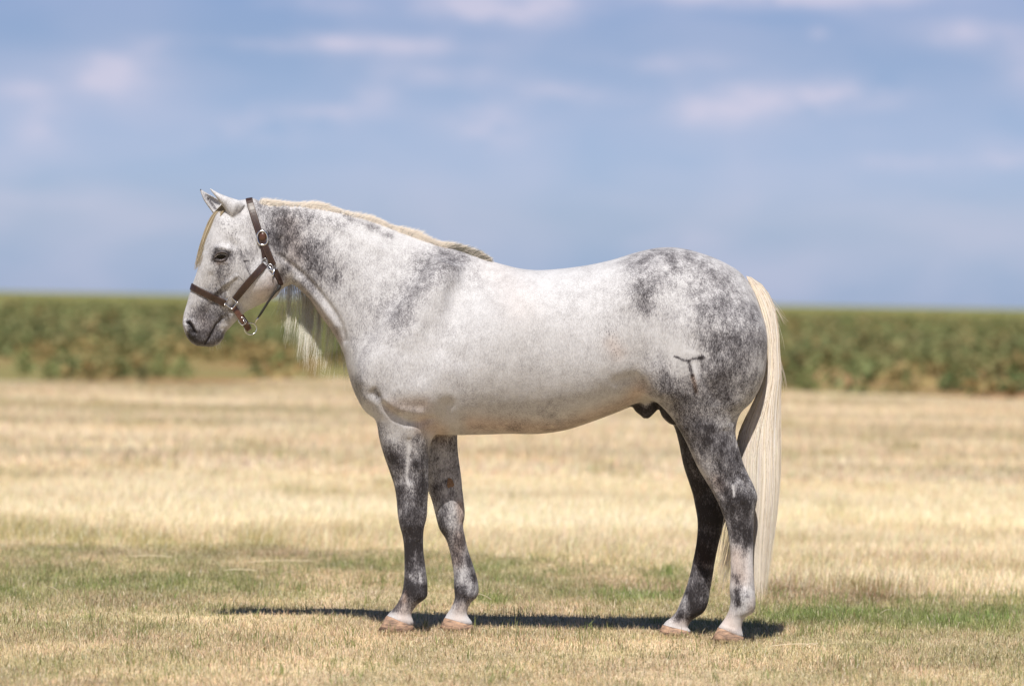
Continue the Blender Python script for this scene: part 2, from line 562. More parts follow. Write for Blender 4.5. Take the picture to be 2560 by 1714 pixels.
# taller weeds and stray stems standing out of the turf
x, y = scatter(5200, -2.6, 5.4)
pp = px_of(x, y)
wgt = np.clip(.08 + blobs_px(pp, GREEN_P) + blobs_px(pp, VIVID_P) * 1.5, 0, 1)
keep = rng.random(len(x)) < wgt
x, y = x[keep], y[keep]
cl_n = 9
x = np.repeat(x, cl_n) + rng.normal(0, .022, len(x) * cl_n)
y = np.repeat(y, cl_n) + rng.normal(0, .022, len(y) * cl_n)
pp = px_of(x, y)
vv = np.clip(blobs_px(pp, VIVID_P), 0, 1)[:, None]
cc = (GREEN * 1.1)[None] * (1 - vv) + VIVID[None] * vv
weeds = blades('green_tufts', x, y, rng.uniform(.025, .075, len(x)), rng.uniform(.002, .0045, len(x)), vary(cc, .2), lean=.5)
tag(weeds, 'brighter green grass tufts growing out of the mown turf', 'grass', kind='stuff')

# tall dry grass, near part as fine blades
x, y = scatter(220000, 1.6, 15)
c, tall, crop, e1, e2, bare = zone_color(x, y)
keep = (y > e1) & (rng.random(len(x)) > bare * .35)
x, y, c, e1 = x[keep], y[keep], c[keep], e1[keep]
grow = sstep(0, .8, y - e1)
h = rng.uniform(.035, .085, len(x)) * (.5 + .7 * grow) * (1 + .7 * (fbm(52, x * 1.6, y * .8, 2) - .5))
mixg = rng.random(len(x))
cc = c * 1.32
cc[mixg < .05] = GREEN * 1.7
cc[mixg > .85] = STRAW_P * 1.25
tallg = blades('dry_grass', x, y, h, rng.uniform(.0022, .0042, len(x)), vary(cc, .16), lean=.5, wind=.08)
tag(tallg, 'tall straw coloured dry grass starting behind the mown turf', 'grass', kind='stuff')
# far part as coarser tussocks
x, y = scatter(150000, 13.4, 56)
c, tall, crop, e1, e2, bare = zone_color(x, y)
keep = (y < e2 + .1)
x, y, c = x[keep], y[keep], c[keep]
h = rng.uniform(.05, .10, len(x)) * (1 + .8 * (fbm(53, x * .7, y * .3, 3) - .5))
farg = blades('dry_field_grass', x, y, h, rng.uniform(.008, .018, len(x)), vary(c * 1.03, .12), lean=.35, wind=.08)
tag(farg, 'pale dry grass of the field running back to the green crop', 'grass', kind='stuff')

# straws lying on the turf
STRAWS = [((1188, 1494), (1228, 1512)), ((2010, 1628), (2045, 1622)), ((1925, 1628), (2040, 1624)), ((125, 1478), (143, 1499)), ((330, 1400), (430, 1402)),
          ((560, 1436), (640, 1436)), ((700, 1450), (740, 1428)), ((620, 1415), (780, 1412)), ((2200, 1545), (2225, 1535))]
STRAW_L = ["pale straw stem sticking out behind the horse's far front fetlock", "short straw bit at the left end of the long straw right of the horse", "long pale straw lying on the turf right of the hind hooves",
           "pale bent stem lying alone on the turf near the left edge of the photo", "straw lying below the tall grass edge left of the horse, leftmost of that row", "straw lying below the tall grass edge, second of the row left of the horse",
           "short slanting straw sticking up at the right end of the row left of the horse", "longest straw of the row lying below the tall grass edge left of the horse", "short straw stem on the bright green patch at the right"]
for k, (a, b_) in enumerate(STRAWS):
    A, B = ground_at(*a), ground_at(*b_)
    L = B - A
    if abs(L[1]) > .4:
        L[1] = math.copysign(.4, L[1])
    pts = [A + L * t + np.array([0, 0, .022 + .006 * math.sin(PI * t)]) for t in np.linspace(0, 1, 7)]
    V, F = [], []
    for i, p in enumerate(pts):
        for q in range(4):
            an = q * PI / 2
            V.append(p + np.array([0, math.cos(an), math.sin(an)]) * .0018)
    for i in range(6):
        for q in range(4):
            F.append((i * 4 + q, i * 4 + (q + 1) % 4, (i + 1) * 4 + (q + 1) % 4, (i + 1) * 4 + q))
    ob = mesh_np('straw_stem', V, np.array(F), M_blade, color=np.tile(STRAW_P * 1.2, (len(V), 1)))
    tag(ob, STRAW_L[k], 'straw', group='loose straw stems on the turf')

# ------------------------------------------------------------------ the crop field


def leaf_cloud(n, rx, ry, h, leaf, seed, core=.25):
    r = np.random.default_rng(seed)
    th = r.uniform(0, 2 * PI, n)
    rr = np.sqrt(r.uniform(0, 1, n))
    zz = r.uniform(0, 1, n) ** .8
    prof = np.sin(np.clip(zz * .88 + .12, 0, 1) * PI) ** .6
    lump = 1 + .35 * np.sin(th * 3 + seed) * r.uniform(.3, 1, n)
    c = np.stack([np.cos(th) * rr * rx * prof * lump, np.sin(th) * rr * ry * prof * lump, zz * h * (.8 + .2 * np.sin(th * 2 + seed))], -1)
    u = r.normal(size=(n, 3)); u /= np.linalg.norm(u, axis=1)[:, None]
    v = np.cross(u, r.normal(size=(n, 3))); v /= np.linalg.norm(v, axis=1)[:, None]
    s = leaf * r.uniform(.6, 1.3, (n, 1))
    V = np.stack([c - u * s, c + v * s * .6, c + u * s, c - v * s * .6], 1).reshape(-1, 3)
    F = (np.arange(n)[:, None] * 4 + np.arange(4)[None])
    return V, F


def bush_mesh(seed, tone):
    V, F = leaf_cloud(260, .34, .34, .62, .05, seed)
    r = np.random.default_rng(seed + 50)
    col = tone[None] * r.uniform(.65, 1.35, (260, 1))
    col = np.repeat(col, 4, 0)
    return V, F, col


TONES = [np.array([.10, .15, .055]), np.array([.16, .18, .07]), np.array([.24, .28, .11]), np.array([.13, .145, .065])]
protos = []
for k in range(4):
    V, F, cb = bush_mesh(60 + k, TONES[k])
    o = mesh_np('bush', V, F, M_leaf, smooth=False, color=cb)
    stem_v = []
    stem_f = []
    for s_ in range(4):
        a_ = s_ * PI / 2 + k
        p0 = np.array([0, 0, -.02]); p1 = np.array([math.cos(a_) * .14, math.sin(a_) * .14, .34])
        b0 = len(stem_v)
        for p, rad in ((p0, .012), (p1, .005)):
            for q in range(4):
                stem_v.append(p + np.array([math.cos(q * PI / 2), math.sin(q * PI / 2), 0]) * rad)
        for q in range(4):
            stem_f.append((b0 + q, b0 + (q + 1) % 4, b0 + 4 + (q + 1) % 4, b0 + 4 + q))
    protos.append((o, stem_v, np.array(stem_f)))
M_stem = simple_material('crop_stem', (.16, .10, .05), .8)
# the bushes one can tell apart near the edge of the crop: (px, py of the foot, height in m, tone)
BUSH = [(60, 935, .7, 2), (170, 943, .8, 0), (125, 947, .55, 2), (230, 946, .6, 1), (300, 945, .55, 0), (355, 952, .45, 3), (395, 945, .6, 2), (455, 948, .7, 2),
        (95, 870, .8, 3), (150, 868, .9, 3), (270, 870, .8, 0), (370, 878, .7, 3), (700, 930, .7, 2), (640, 946, .5, 1), (2115, 878, 1.0, 0), (2145, 917, .8, 0), (2285, 890, 1.0, 3), (2390, 873, .9, 3),
        (2250, 945, .8, 3), (2260, 980, .5, 1), (2370, 978, .6, 0), (2425, 985, .7, 0), (2390, 945, .6, 1), (2540, 985, .8, 0), (2490, 982, .6, 3), (1975, 968, .8, 1), (2020, 978, .6, 2), (1985, 932, .9, 3), (2525, 900, .8, 1), (2470, 840, .9, 3)]
ORD = ['first', 'second', 'third', 'fourth', 'fifth', 'sixth', 'seventh', 'eighth', 'ninth', 'tenth', 'eleventh', 'twelfth', 'thirteenth', 'fourteenth', 'fifteenth', 'sixteenth', 'seventeenth', 'eighteenth', 'nineteenth', 'twentieth']
TNAME = ['dark green', 'mid green', 'pale green', 'dark grey green']
BUSH_L = [''] * len(BUSH)
for side_, name_ in ((0, 'from the left edge of the photo'), (1, "counting rightward from the tail")):
    idx = sorted([i for i, b in enumerate(BUSH) if (b[0] > 1200) == bool(side_)], key=lambda i: BUSH[i][0])
    for r_, i in enumerate(idx):
        BUSH_L[i] = '%s bush at the crop edge, %s %s' % (TNAME[BUSH[i][3]], ORD[r_], name_)
for k, (bx_, by_, bh, tn) in enumerate(BUSH):
    P = ground_at(bx_, by_)
    src, sv, sf = protos[tn]
    if k < 4 and False:
        pass
    root = bpy.data.objects.new('bush', None)
    COL.objects.link(root)
    root.location = (P[0], P[1], 0)
    s_ = bh * .6 / .62
    root.rotation_euler = (0, 0, random.uniform(0, 6))
    fo = bpy.data.objects.new('foliage', src.data)
    COL.objects.link(fo)
    fo.parent = root
    fo.scale = (s_ * random.uniform(.9, 1.3), s_, s_ * 1.0)
    if k == 0:
        stem0 = mesh_np('stem', sv, sf, M_stem)
        st = stem0
    else:
        st = stem0.copy()
        COL.objects.link(st)
    st.parent = root
    st.matrix_parent_inverse = Matrix.Identity(4)
    st.location = (0, 0, 0)
    st.scale = (s_, s_, s_)
    tag(root, BUSH_L[k], 'bush', group='bushes at the near edge of the crop field')
for o, _, _ in protos:
    bpy.data.objects.remove(o)
# the mass of the crop beyond
n = 7200
d = 66 + 90 * rng.random(n) ** 1.15
d2 = rng.uniform(150, 420, 3800)
d = np.concatenate([d, d2])
x = rng.uniform(-1, 1, len(d)) * d * .135
y = d - DIST
e2 = edge2(x)
off = y - e2
dens = .02 + .95 * sstep(19, 45, off)
q = fbm(61, x * .45 + 20, y * .16 + 8, 3)
keep = (off > .6) & (rng.random(len(x)) < dens * (1.3 * sstep(.36, .6, q) + .10 + sstep(40, 90, off)))
x, y, q = x[keep], y[keep], q[keep]
Vs, Fs, Cs = [], [], []
base = 0
tones = np.array([[.175, .19, .075], [.195, .20, .082], [.155, .18, .072], [.22, .205, .09]])
for i in range(len(x)):
    dd = y[i] + DIST
    nl = 44 if dd < 110 else (28 if dd < 180 else 18)
    V, F = leaf_cloud(nl, .55 * (1 + (dd > 150) * .6), .5, .30 + .22 * random.random() + (.2 if dd > 200 else 0), .095 * (1 + (dd > 110) * .5 + (dd > 180) * .6), i)
    V[:, 0] += x[i]; V[:, 1] += y[i]
    Vs.append(V); Fs.append(F + base); base += len(V)
    t = tones[int(rng.integers(0, 4))] * (1 + .22 * (q[i] - .5)) * (1.1 if dd > 200 else 1.0)
    if random.random() < (.5 if dd < 95 else .16):
        t = np.array([.31, .235, .10]) * random.uniform(.8, 1.1)
    Cs.append(np.repeat(t[None] * rng.uniform(.85, 1.15, (nl, 1)), 4, 0))
crop_o = mesh_np('crop_plants', np.concatenate(Vs), np.concatenate(Fs), M_leaf, smooth=False, color=np.concatenate(Cs))
tag(crop_o, 'blurred green crop covering the field as far as the horizon', 'crop', kind='stuff')

# ------------------------------------------------------------------ the horse
horse = bpy.data.objects.new('horse', None)
COL.objects.link(horse)
horse.location = (0.0, 0.0, 0.0)
tag(horse, 'dappled grey horse with cream tail and brown halter standing side on in the field', 'horse')

VOX = 0.005
BAND = 14


def ring_loft(secs, per=8, nr=112, n_exp=2.15, cap=True):
    """secs: rows (Ax, Ay, Bx, By, half width m, depth offset from midline m, egg); returns verts, quads, tris"""
    rows = []
    for s in secs:
        s = tuple(s) + (0.0,) * (7 - len(s))
        Y = yc((s[0] + s[2]) / 2) + s[5]
        A, B = at(s[0], s[1], Y), at(s[2], s[3], Y)
        rows.append(np.concatenate([A, B, [s[4], s[6]]]))
    D = catmull(rows, per)
    th = np.linspace(0, 2 * PI, nr, endpoint=False)
    V = []
    for r in D:
        A, B, hw, egg = r[0:3], r[3:6], max(r[6], .001), r[7]
        c, a = (A + B) / 2, (A - B) / 2
        ct, st = np.cos(th), np.sin(th)
        ca = np.sign(ct) * np.abs(ct) ** (2 / n_exp)
        sa = np.sign(st) * np.abs(st) ** (2 / n_exp)
        wdt = hw * (1 - egg * ct)
        ring = c[None] + a[None] * ca[:, None] + np.array([0, 1, 0])[None] * (sa * wdt)[:, None]
        V.append(ring)
    m = len(V)
    V = np.concatenate(V)
    F = []
    for i in range(m - 1):
        for j in range(nr):
            k = (j + 1) % nr
            F.append((i * nr + j, i * nr + k, (i + 1) * nr + k, (i + 1) * nr + j))
    T = []
    c0, c1 = len(V), len(V) + 1
    V = np.vstack([V, V[:nr].mean(0), V[(m - 1) * nr:].mean(0)])
    for j in range(nr):
        k = (j + 1) % nr
        T.append((c0, k, j))
        T.append((c1, (m - 1) * nr + j, (m - 1) * nr + k))
    return V, np.array(F), np.array(T)


GMIN = np.array([-1.50, -0.42, -0.02])
GDIM = np.array([int(2.75 / VOX), int(0.86 / VOX), int(1.92 / VOX)])
BG = VOX * BAND


def sdf_of(secs, sub=None, **kw):
    V, F, T = ring_loft(secs, **kw)
    vi = (V - GMIN) / VOX
    tf = vdb.createLinearTransform(voxelSize=1.0)
    g = vdb.FloatGrid.createLevelSetFromPolygons(vi.astype(np.float32), triangles=T.astype(np.uint32), quads=F.astype(np.uint32), transform=tf, halfWidth=BAND)
    lo = np.maximum(np.floor(vi.min(0)).astype(int) - BAND - 2, 0)
    hi = np.minimum(np.ceil(vi.max(0)).astype(int) + BAND + 2, GDIM)
    arr = np.full(tuple(hi - lo), float(BAND), dtype=np.float32)
    g.copyToArray(arr, ijk=tuple(int(v) for v in lo))
    # orientation safety: the inside must be negative
    ctr = np.round(V.mean(0) * 0 + vi[:].mean(0)).astype(int)
    return arr * VOX, lo, hi


FIELD = np.full(tuple(GDIM), BG, dtype=np.float32)


def union(secs, k=.03, **kw):
    a, lo, hi = sdf_of(secs, **kw)
    sl = tuple(slice(l, h_) for l, h_ in zip(lo, hi))
    b = FIELD[sl]
    if k <= 0:
        FIELD[sl] = np.minimum(a, b)
    else:
        hh = np.clip(.5 + .5 * (b - a) / k, 0, 1)
        FIELD[sl] = b * (1 - hh) + a * hh - k * hh * (1 - hh)


def carve(secs, k=.004, **kw):
    a, lo, hi = sdf_of(secs, **kw)
    a = -a
    sl = tuple(slice(l, h_) for l, h_ in zip(lo, hi))
    b = FIELD[sl]
    hh = np.clip(.5 - .5 * (b - a) / k, 0, 1)
    FIELD[sl] = b * (1 - hh) + a * hh + k * hh * (1 - hh)


TRUNK = [(628, 503, 692, 690, .050, 0, .2), (672, 505, 704, 703, .062, 0, .25), (725, 507, 718, 709, .070, 0, .25), (790, 511, 733, 711, .072, 0, .22), (850, 525, 768, 742, .085, 0, .2), (925, 543, 800, 787, .098, 0, .2),
         (1003, 573, 833, 832, .118, 0, .2), (1080, 602, 858, 882, .145, 0, .2), (1142, 621, 870, 930, .172, 0, .2), (1190, 638, 888, 985, .198, 0, .2),
         (1228, 652, 922, 1036, .220, 0, .2), (1262, 662, 1000, 1072, .240, 0, .05), (1295, 670, 1100, 1086, .262, 0, -.12), (1325, 674, 1190, 1086, .280, 0, -.18),
         (1352, 675, 1270, 1084, .292, 0, -.14), (1385, 673, 1345, 1084, .298, 0, -.08), (1425, 669, 1412, 1075, .300, 0, -.02), (1478, 661, 1470, 1057, .296, 0, .05),
         (1535, 648, 1530, 1035, .288, 0, .02), (1590, 631, 1590, 1012, .278, 0, .0), (1648, 619, 1655, 1000, .272, 0, 0), (1700, 620, 1712, 1005, .262, 0, .02),
         (1760, 635, 1768, 1008, .245, 0, .05), (1815, 658, 1812, 1002, .215, 0, .08), (1856, 686, 1848, 975, .175, 0, .1), (1888, 735, 1880, 920, .12, 0, .1), (1908, 795, 1903, 860, .05, 0, 0)]
HEAD_ = [(632, 503, 715, 680, .066, 0, .05), (600, 500, 716, 702, .076, 0, .02), (566, 507, 706, 716, .086, 0, -.02), (540, 532, 698, 722, .097, 0, -.1), (523, 573, 688, 735, .103, 0, -.15),
         (510, 610, 674, 748, .103, 0, -.18), (500, 650, 650, 758, .094, 0, -.2), (490, 686, 624, 772, .080, 0, -.16), (479, 717, 602, 790, .067, 0, -.1), (468, 756, 585, 808, .058, 0, -.05),
         (459, 787, 568, 824, .055, 0, 0), (457, 812, 556, 842, .054, 0, .0), (465, 838, 548, 853, .049, 0, 0), (477, 855, 540, 862, .038, 0, 0), (490, 864, 530, 867, .022, 0, 0)]
NH = [(1660, 690, 1810, 700, .03, -.11), (1610, 735, 1865, 745, .095, -.115), (1590, 790, 1903, 795, .142, -.122), (1582, 850, 1918, 845, .158, -.125, .0), (1590, 925, 1915, 915, .150, -.128), (1606, 978, 1903, 962, .130, -.13),
      (1648, 1010, 1880, 1003, .112, -.133), (1680, 1045, 1852, 1032, .095, -.135), (1697, 1072, 1841, 1062, .086, -.135), (1714, 1102, 1840, 1092, .078, -.135), (1742, 1163, 1856, 1150, .064, -.137), (1766, 1204, 1869, 1182, .053, -.138),
      (1781, 1229, 1884, 1212, .048, -.14), (1792, 1250, 1893.5, 1240, .047, -.14), (1802, 1273, 1890, 1264, .045, -.14), (1812, 1299, 1885, 1296, .038, -.14), (1822, 1345, 1883.5, 1343, .0305, -.14),
      (1826, 1390, 1883, 1390, .028, -.14), (1826, 1432, 1884, 1432, .0295, -.14), (1824, 1473, 1887, 1473, .034, -.14), (1826, 1502, 1889, 1506, .038, -.14), (1822, 1524, 1884, 1529, .036, -.14),
      (1811, 1546, 1863, 1543, .031, -.14), (1799, 1563, 1854, 1565, .035, -.14), (1795, 1570, 1858, 1588, .041, -.14), (1797, 1580, 1852, 1596, .038, -.14)]
FH = [(1660, 690, 1810, 700, .03, .11), (1610, 735, 1865, 745, .095, .115), (1590, 790, 1903, 795, .142, .122), (1582, 850, 1910, 845, .155, .125), (1590, 925, 1905, 905, .145, .128), (1612, 985, 1885, 955, .128, .13),
      (1655, 1030, 1850, 1000, .105, .133), (1683, 1062, 1825, 1040, .088, .133), (1696, 1102, 1812, 1092, .076, .135), (1708, 1160, 1806, 1148, .064, .135), (1722, 1204, 1816, 1188, .053, .138),
      (1732, 1235, 1826, 1222, .048, .14), (1738, 1265, 1826, 1255, .046, .14), (1743, 1293, 1818, 1288, .042, .14), (1744, 1322, 1807, 1320, .034, .14), (1740, 1362, 1796, 1362, .029, .14),
      (1733, 1398, 1788, 1400, .028, .14), (1726, 1431, 1782.5, 1434, .0295, .14), (1715, 1469, 1776, 1471, .034, .14), (1703, 1500, 1769, 1510, .037, .14), (1691, 1527, 1757, 1531, .035, .14),
      (1677, 1543, 1731, 1549, .031, .14), (1664, 1553, 1720, 1566, .035, .14), (1656, 1566, 1727, 1577, .041, .14), (1660, 1574, 1720, 1582, .038, .14)]
NF = [(1000, 740, 1070, 735, .02, -.08), (960, 790, 1095, 780, .065, -.10), (918, 860, 1115, 850, .097, -.115), (893, 920, 1122, 920, .112, -.122), (902, 985, 1112, 985, .107, -.122), (925, 1020, 1102, 1040, .093, -.118), (940, 1050, 1087, 1080, .080, -.110),
      (948, 1095, 1077, 1108, .070, -.10), (959, 1135, 1071, 1137, .062, -.095), (973, 1175, 1071.5, 1178, .054, -.09), (986, 1215, 1071.5, 1218, .048, -.09), (991.5, 1250, 1069, 1252, .045, -.09), (994, 1282, 1067, 1290, .045, -.09),
      (999, 1312, 1060, 1320, .042, -.09), (1006, 1338, 1058, 1346, .035, -.09), (1010, 1368, 1059, 1378, .029, -.09), (1011, 1411, 1063, 1411, .028, -.09), (1010, 1445, 1067, 1441, .031, -.09), (1007, 1472, 1069, 1465, .036, -.09),
      (1000, 1495, 1066, 1492, .036, -.09), (988, 1515, 1043, 1511, .032, -.09), (974, 1530, 1029, 1534, .033, -.09), (966, 1541, 1034, 1556, .041, -.09), (965, 1550, 1028, 1570, .038, -.09)]
FF = [(1000, 740, 1070, 735, .02, .08), (960, 790, 1095, 780, .065, .10), (918, 860, 1115, 850, .097, .115), (895, 920, 1125, 920, .110, .12), (915, 985, 1135, 985, .105, .118), (955, 1035, 1141, 1045, .090, .112), (985, 1075, 1143, 1082, .076, .105),
      (1010, 1115, 1144, 1120, .065, .095), (1030, 1150, 1148, 1155, .057, .09), (1055, 1192, 1153, 1190, .050, .09), (1070.5, 1226, 1156, 1224, .046, .09), (1080, 1252, 1159, 1248, .045, .09), (1088, 1283, 1162, 1284, .045, .09),
      (1098, 1320, 1158, 1314, .042, .09), (1114, 1346, 1163, 1343, .035, .09), (1123, 1372, 1170, 1373, .029, .09), (1130, 1406, 1182, 1409, .028, .09), (1134, 1434, 1191, 1438, .031, .09), (1135, 1468, 1196.5, 1466, .036, .09),
      (1136.5, 1494, 1194, 1489, .035, .09), (1130, 1514, 1175.5, 1508, .031, .09), (1119, 1531, 1168, 1534, .033, .09), (1111, 1545, 1181, 1556, .041, .09), (1108, 1553, 1174, 1567, .038, .09)]
SHOULDER_N = [(1090, 650, 1150, 668, .05, -.09), (1050, 700, 1140, 720, .06, -.135), (1000, 770, 1120, 800, .07, -.15), (950, 850, 1110, 880, .075, -.15), (925, 920, 1110, 950, .07, -.14), (940, 970, 1100, 1000, .05, -.13)]
SHEATH = [(1560, 985, 1660, 985, .05, 0), (1578, 1010, 1658, 1005, .045, 0), (1588, 1027, 1645, 1022, .04, 0), (1600, 1037, 1634, 1034, .032, 0), (1609, 1045, 1622, 1045, .018, 0)]
SCROT = [(1640, 985, 1720, 990, .05, .0), (1646, 1015, 1722, 1020, .055, 0), (1655, 1040, 1715, 1042, .05, 0), (1670, 1056, 1705, 1058, .035, 0), (1680, 1061, 1698, 1062, .015, 0)]
EAR_N = [(580, 556, 612, 512, .016, -.058), (576, 541, 598, 501, .027, -.066), (563, 524, 583, 496, .030, -.06), (551, 508, 565, 490, .026, -.062), (539, 492, 548, 483, .017, -.06), (529, 479, 533, 475, .009, -.06), (522.5, 470, 523.5, 469, .002, -.06)]
EAR_F = [(540, 548, 575, 515, .020, .05), (530, 530, 555, 503, .026, .055), (520, 516, 539, 494, .028, .06), (510, 501, 525, 487, .024, .062), (504, 487, 513, 480, .015, .06), (500, 476, 505, 475, .008, .06), (499.5, 471, 500.5, 470, .002, .06)]

union(TRUNK, 0)
union(HEAD_, .05)
# width of the crest and of the cheek
union([(640, 640, 700, 712, .086, 0), (610, 650, 690, 738, .088, 0), (590, 680, 660, 750, .078, 0), (580, 710, 625, 765, .055, 0)], .03)
for L in (NF, FF, NH, FH):
    union(L, .05 if L in (NH, FH) else .04)
union(SHOULDER_N, .05)
union([(a, b, c, d, e, -f) for a, b, c, d, e, f in SHOULDER_N], .05)
# nostril rims, lower lip and chin
union([(459, 800, 486, 800, .016, -.040), (459, 815, 492, 822, .020, -.042), (465, 832, 490, 838, .014, -.038)], .012)
union([(459, 800, 486, 800, .016, .040), (459, 815, 492, 822, .020, .042), (465, 832, 490, 838, .014, .038)], .012)
union([(545, 805, 575, 815, .030, 0), (530, 830, 560, 832, .036, 0), (520, 848, 558, 846, .034, 0), (515, 862, 545, 862, .022, 0)], .010)
union(SHEATH, .012)
union(SCROT, .012)
for EAR, s in ((EAR_N, 1), (EAR_F, -1)):
    union(EAR, .007)
    cav = [(a * .93 + c * .07 - (4 if s > 0 else -3), b * .93 + d * .07, c * .85 + a * .15 - (4 if s > 0 else -3), d * .85 + b * .15, e * .74, f + s * .014) for a, b, c, d, e, f in EAR[1:6]]
    carve(cav, .004)
# chest furrow between the forelegs
gr = vdb.FloatGrid(BG)
gr.copyFromArray(FIELD)
pts, quads = gr.convertToQuads(isovalue=0.0)
BV = pts * VOX + GMIN
BF = quads.astype(np.int64)
print('body', BV.shape, BF.shape, BV.min(0), BV.max(0))
del FIELD, gr


def px_all(V):
    return proj(V)


def refine(V, F, mask_f):
    """split the flagged quads into four, with plain triangles healing the seam"""
    me = bpy.data.meshes.new('tmp')
    me.from_pydata(V.tolist(), [], F.tolist())
    bm = bmesh.new()
    bm.from_mesh(me)
    bpy.data.meshes.remove(me)
    bm.faces.ensure_lookup_table()
    es = set()
    for i in np.nonzero(mask_f)[0]:
        for e in bm.faces[int(i)].edges:
            es.add(e)
    bmesh.ops.subdivide_edges(bm, edges=list(es), cuts=1, use_grid_fill=True)
    bm.verts.ensure_lookup_table()
    V2 = np.array([v.co[:] for v in bm.verts])
    Q = np.array([[v.index for v in f.verts] for f in bm.faces if len(f.verts) == 4])
    T = np.array([[v.index for v in f.verts] for f in bm.faces if len(f.verts) == 3])
    N = [[v.index for v in f.verts] for f in bm.faces if len(f.verts) > 4]
    for f in N:
        for i in range(1, len(f) - 1):
            T = np.vstack([T, [f[0], f[i], f[i + 1]]]) if len(T) else np.array([[f[0], f[i], f[i + 1]]])
    bm.free()
    return V2, [q for q in (Q, T) if len(q)]


def smooth_v(V, Fs, it, lam=.5, mask=None):
    E = []
    for F in Fs:
        k = F.shape[1]
        for i in range(k):
            E.append(np.stack([F[:, i], F[:, (i + 1) % k]], -1))
    E = np.concatenate(E)
    n = len(V)
    deg = np.bincount(E[:, 0], minlength=n) + np.bincount(E[:, 1], minlength=n)
    for t in range(it * 2):
        acc = np.zeros_like(V)
        for ax in range(3):
            acc[:, ax] = np.bincount(E[:, 0], V[E[:, 1], ax], n) + np.bincount(E[:, 1], V[E[:, 0], ax], n)
        L = acc / np.maximum(deg, 1)[:, None] - V
        f = lam if t % 2 == 0 else -(lam + .02)
        if mask is not None:
            L = L * mask[:, None]
        V = V + L * f
    return V


def normals(V, Fs):
    N = np.zeros_like(V)
    for F in Fs:
        a, b, c = V[F[:, 0]], V[F[:, 1]], V[F[:, 2]]
        fn = np.cross(b - a, c - a)
        for i in range(F.shape[1]):
            for ax in range(3):
                N[:, ax] += np.bincount(F[:, i], fn[:, ax], len(V))
    return N / np.maximum(np.linalg.norm(N, axis=1), 1e-9)[:, None]


BV = smooth_v(BV, [BF], 5)
pc = px_all(BV[BF].mean(1))
BV, BFs = refine(BV, BF, ((pc[:, 0] < 660) & (pc[:, 1] < 900)) | ((np.abs(pc[:, 0] - 1723) < 52) & (np.abs(pc[:, 1] - 935) < 62)))
nB = normals(BV, BFs)
# outward orientation
cen = BV[BV[:, 0] > .3].mean(0)
if np.mean(np.einsum('ij,ij->i', nB, BV - BV.mean(0))) < 0:
    BFs = [F[:, ::-1].copy() for F in BFs]
    nB = -nB


def polydist(P, pl, r=None):
    pl = np.asarray(pl, float)
    best = np.full(len(P), 1e9)
    if len(pl) == 1:
        return np.linalg.norm(P - pl[0], axis=1)
    for a, b in zip(pl[:-1], pl[1:]):
        ab = b - a
        t = np.clip(((P - a) @ ab) / max(ab @ ab, 1e-9), 0, 1)
        best = np.minimum(best, np.linalg.norm(P - (a + t[:, None] * ab), axis=1))
    return best


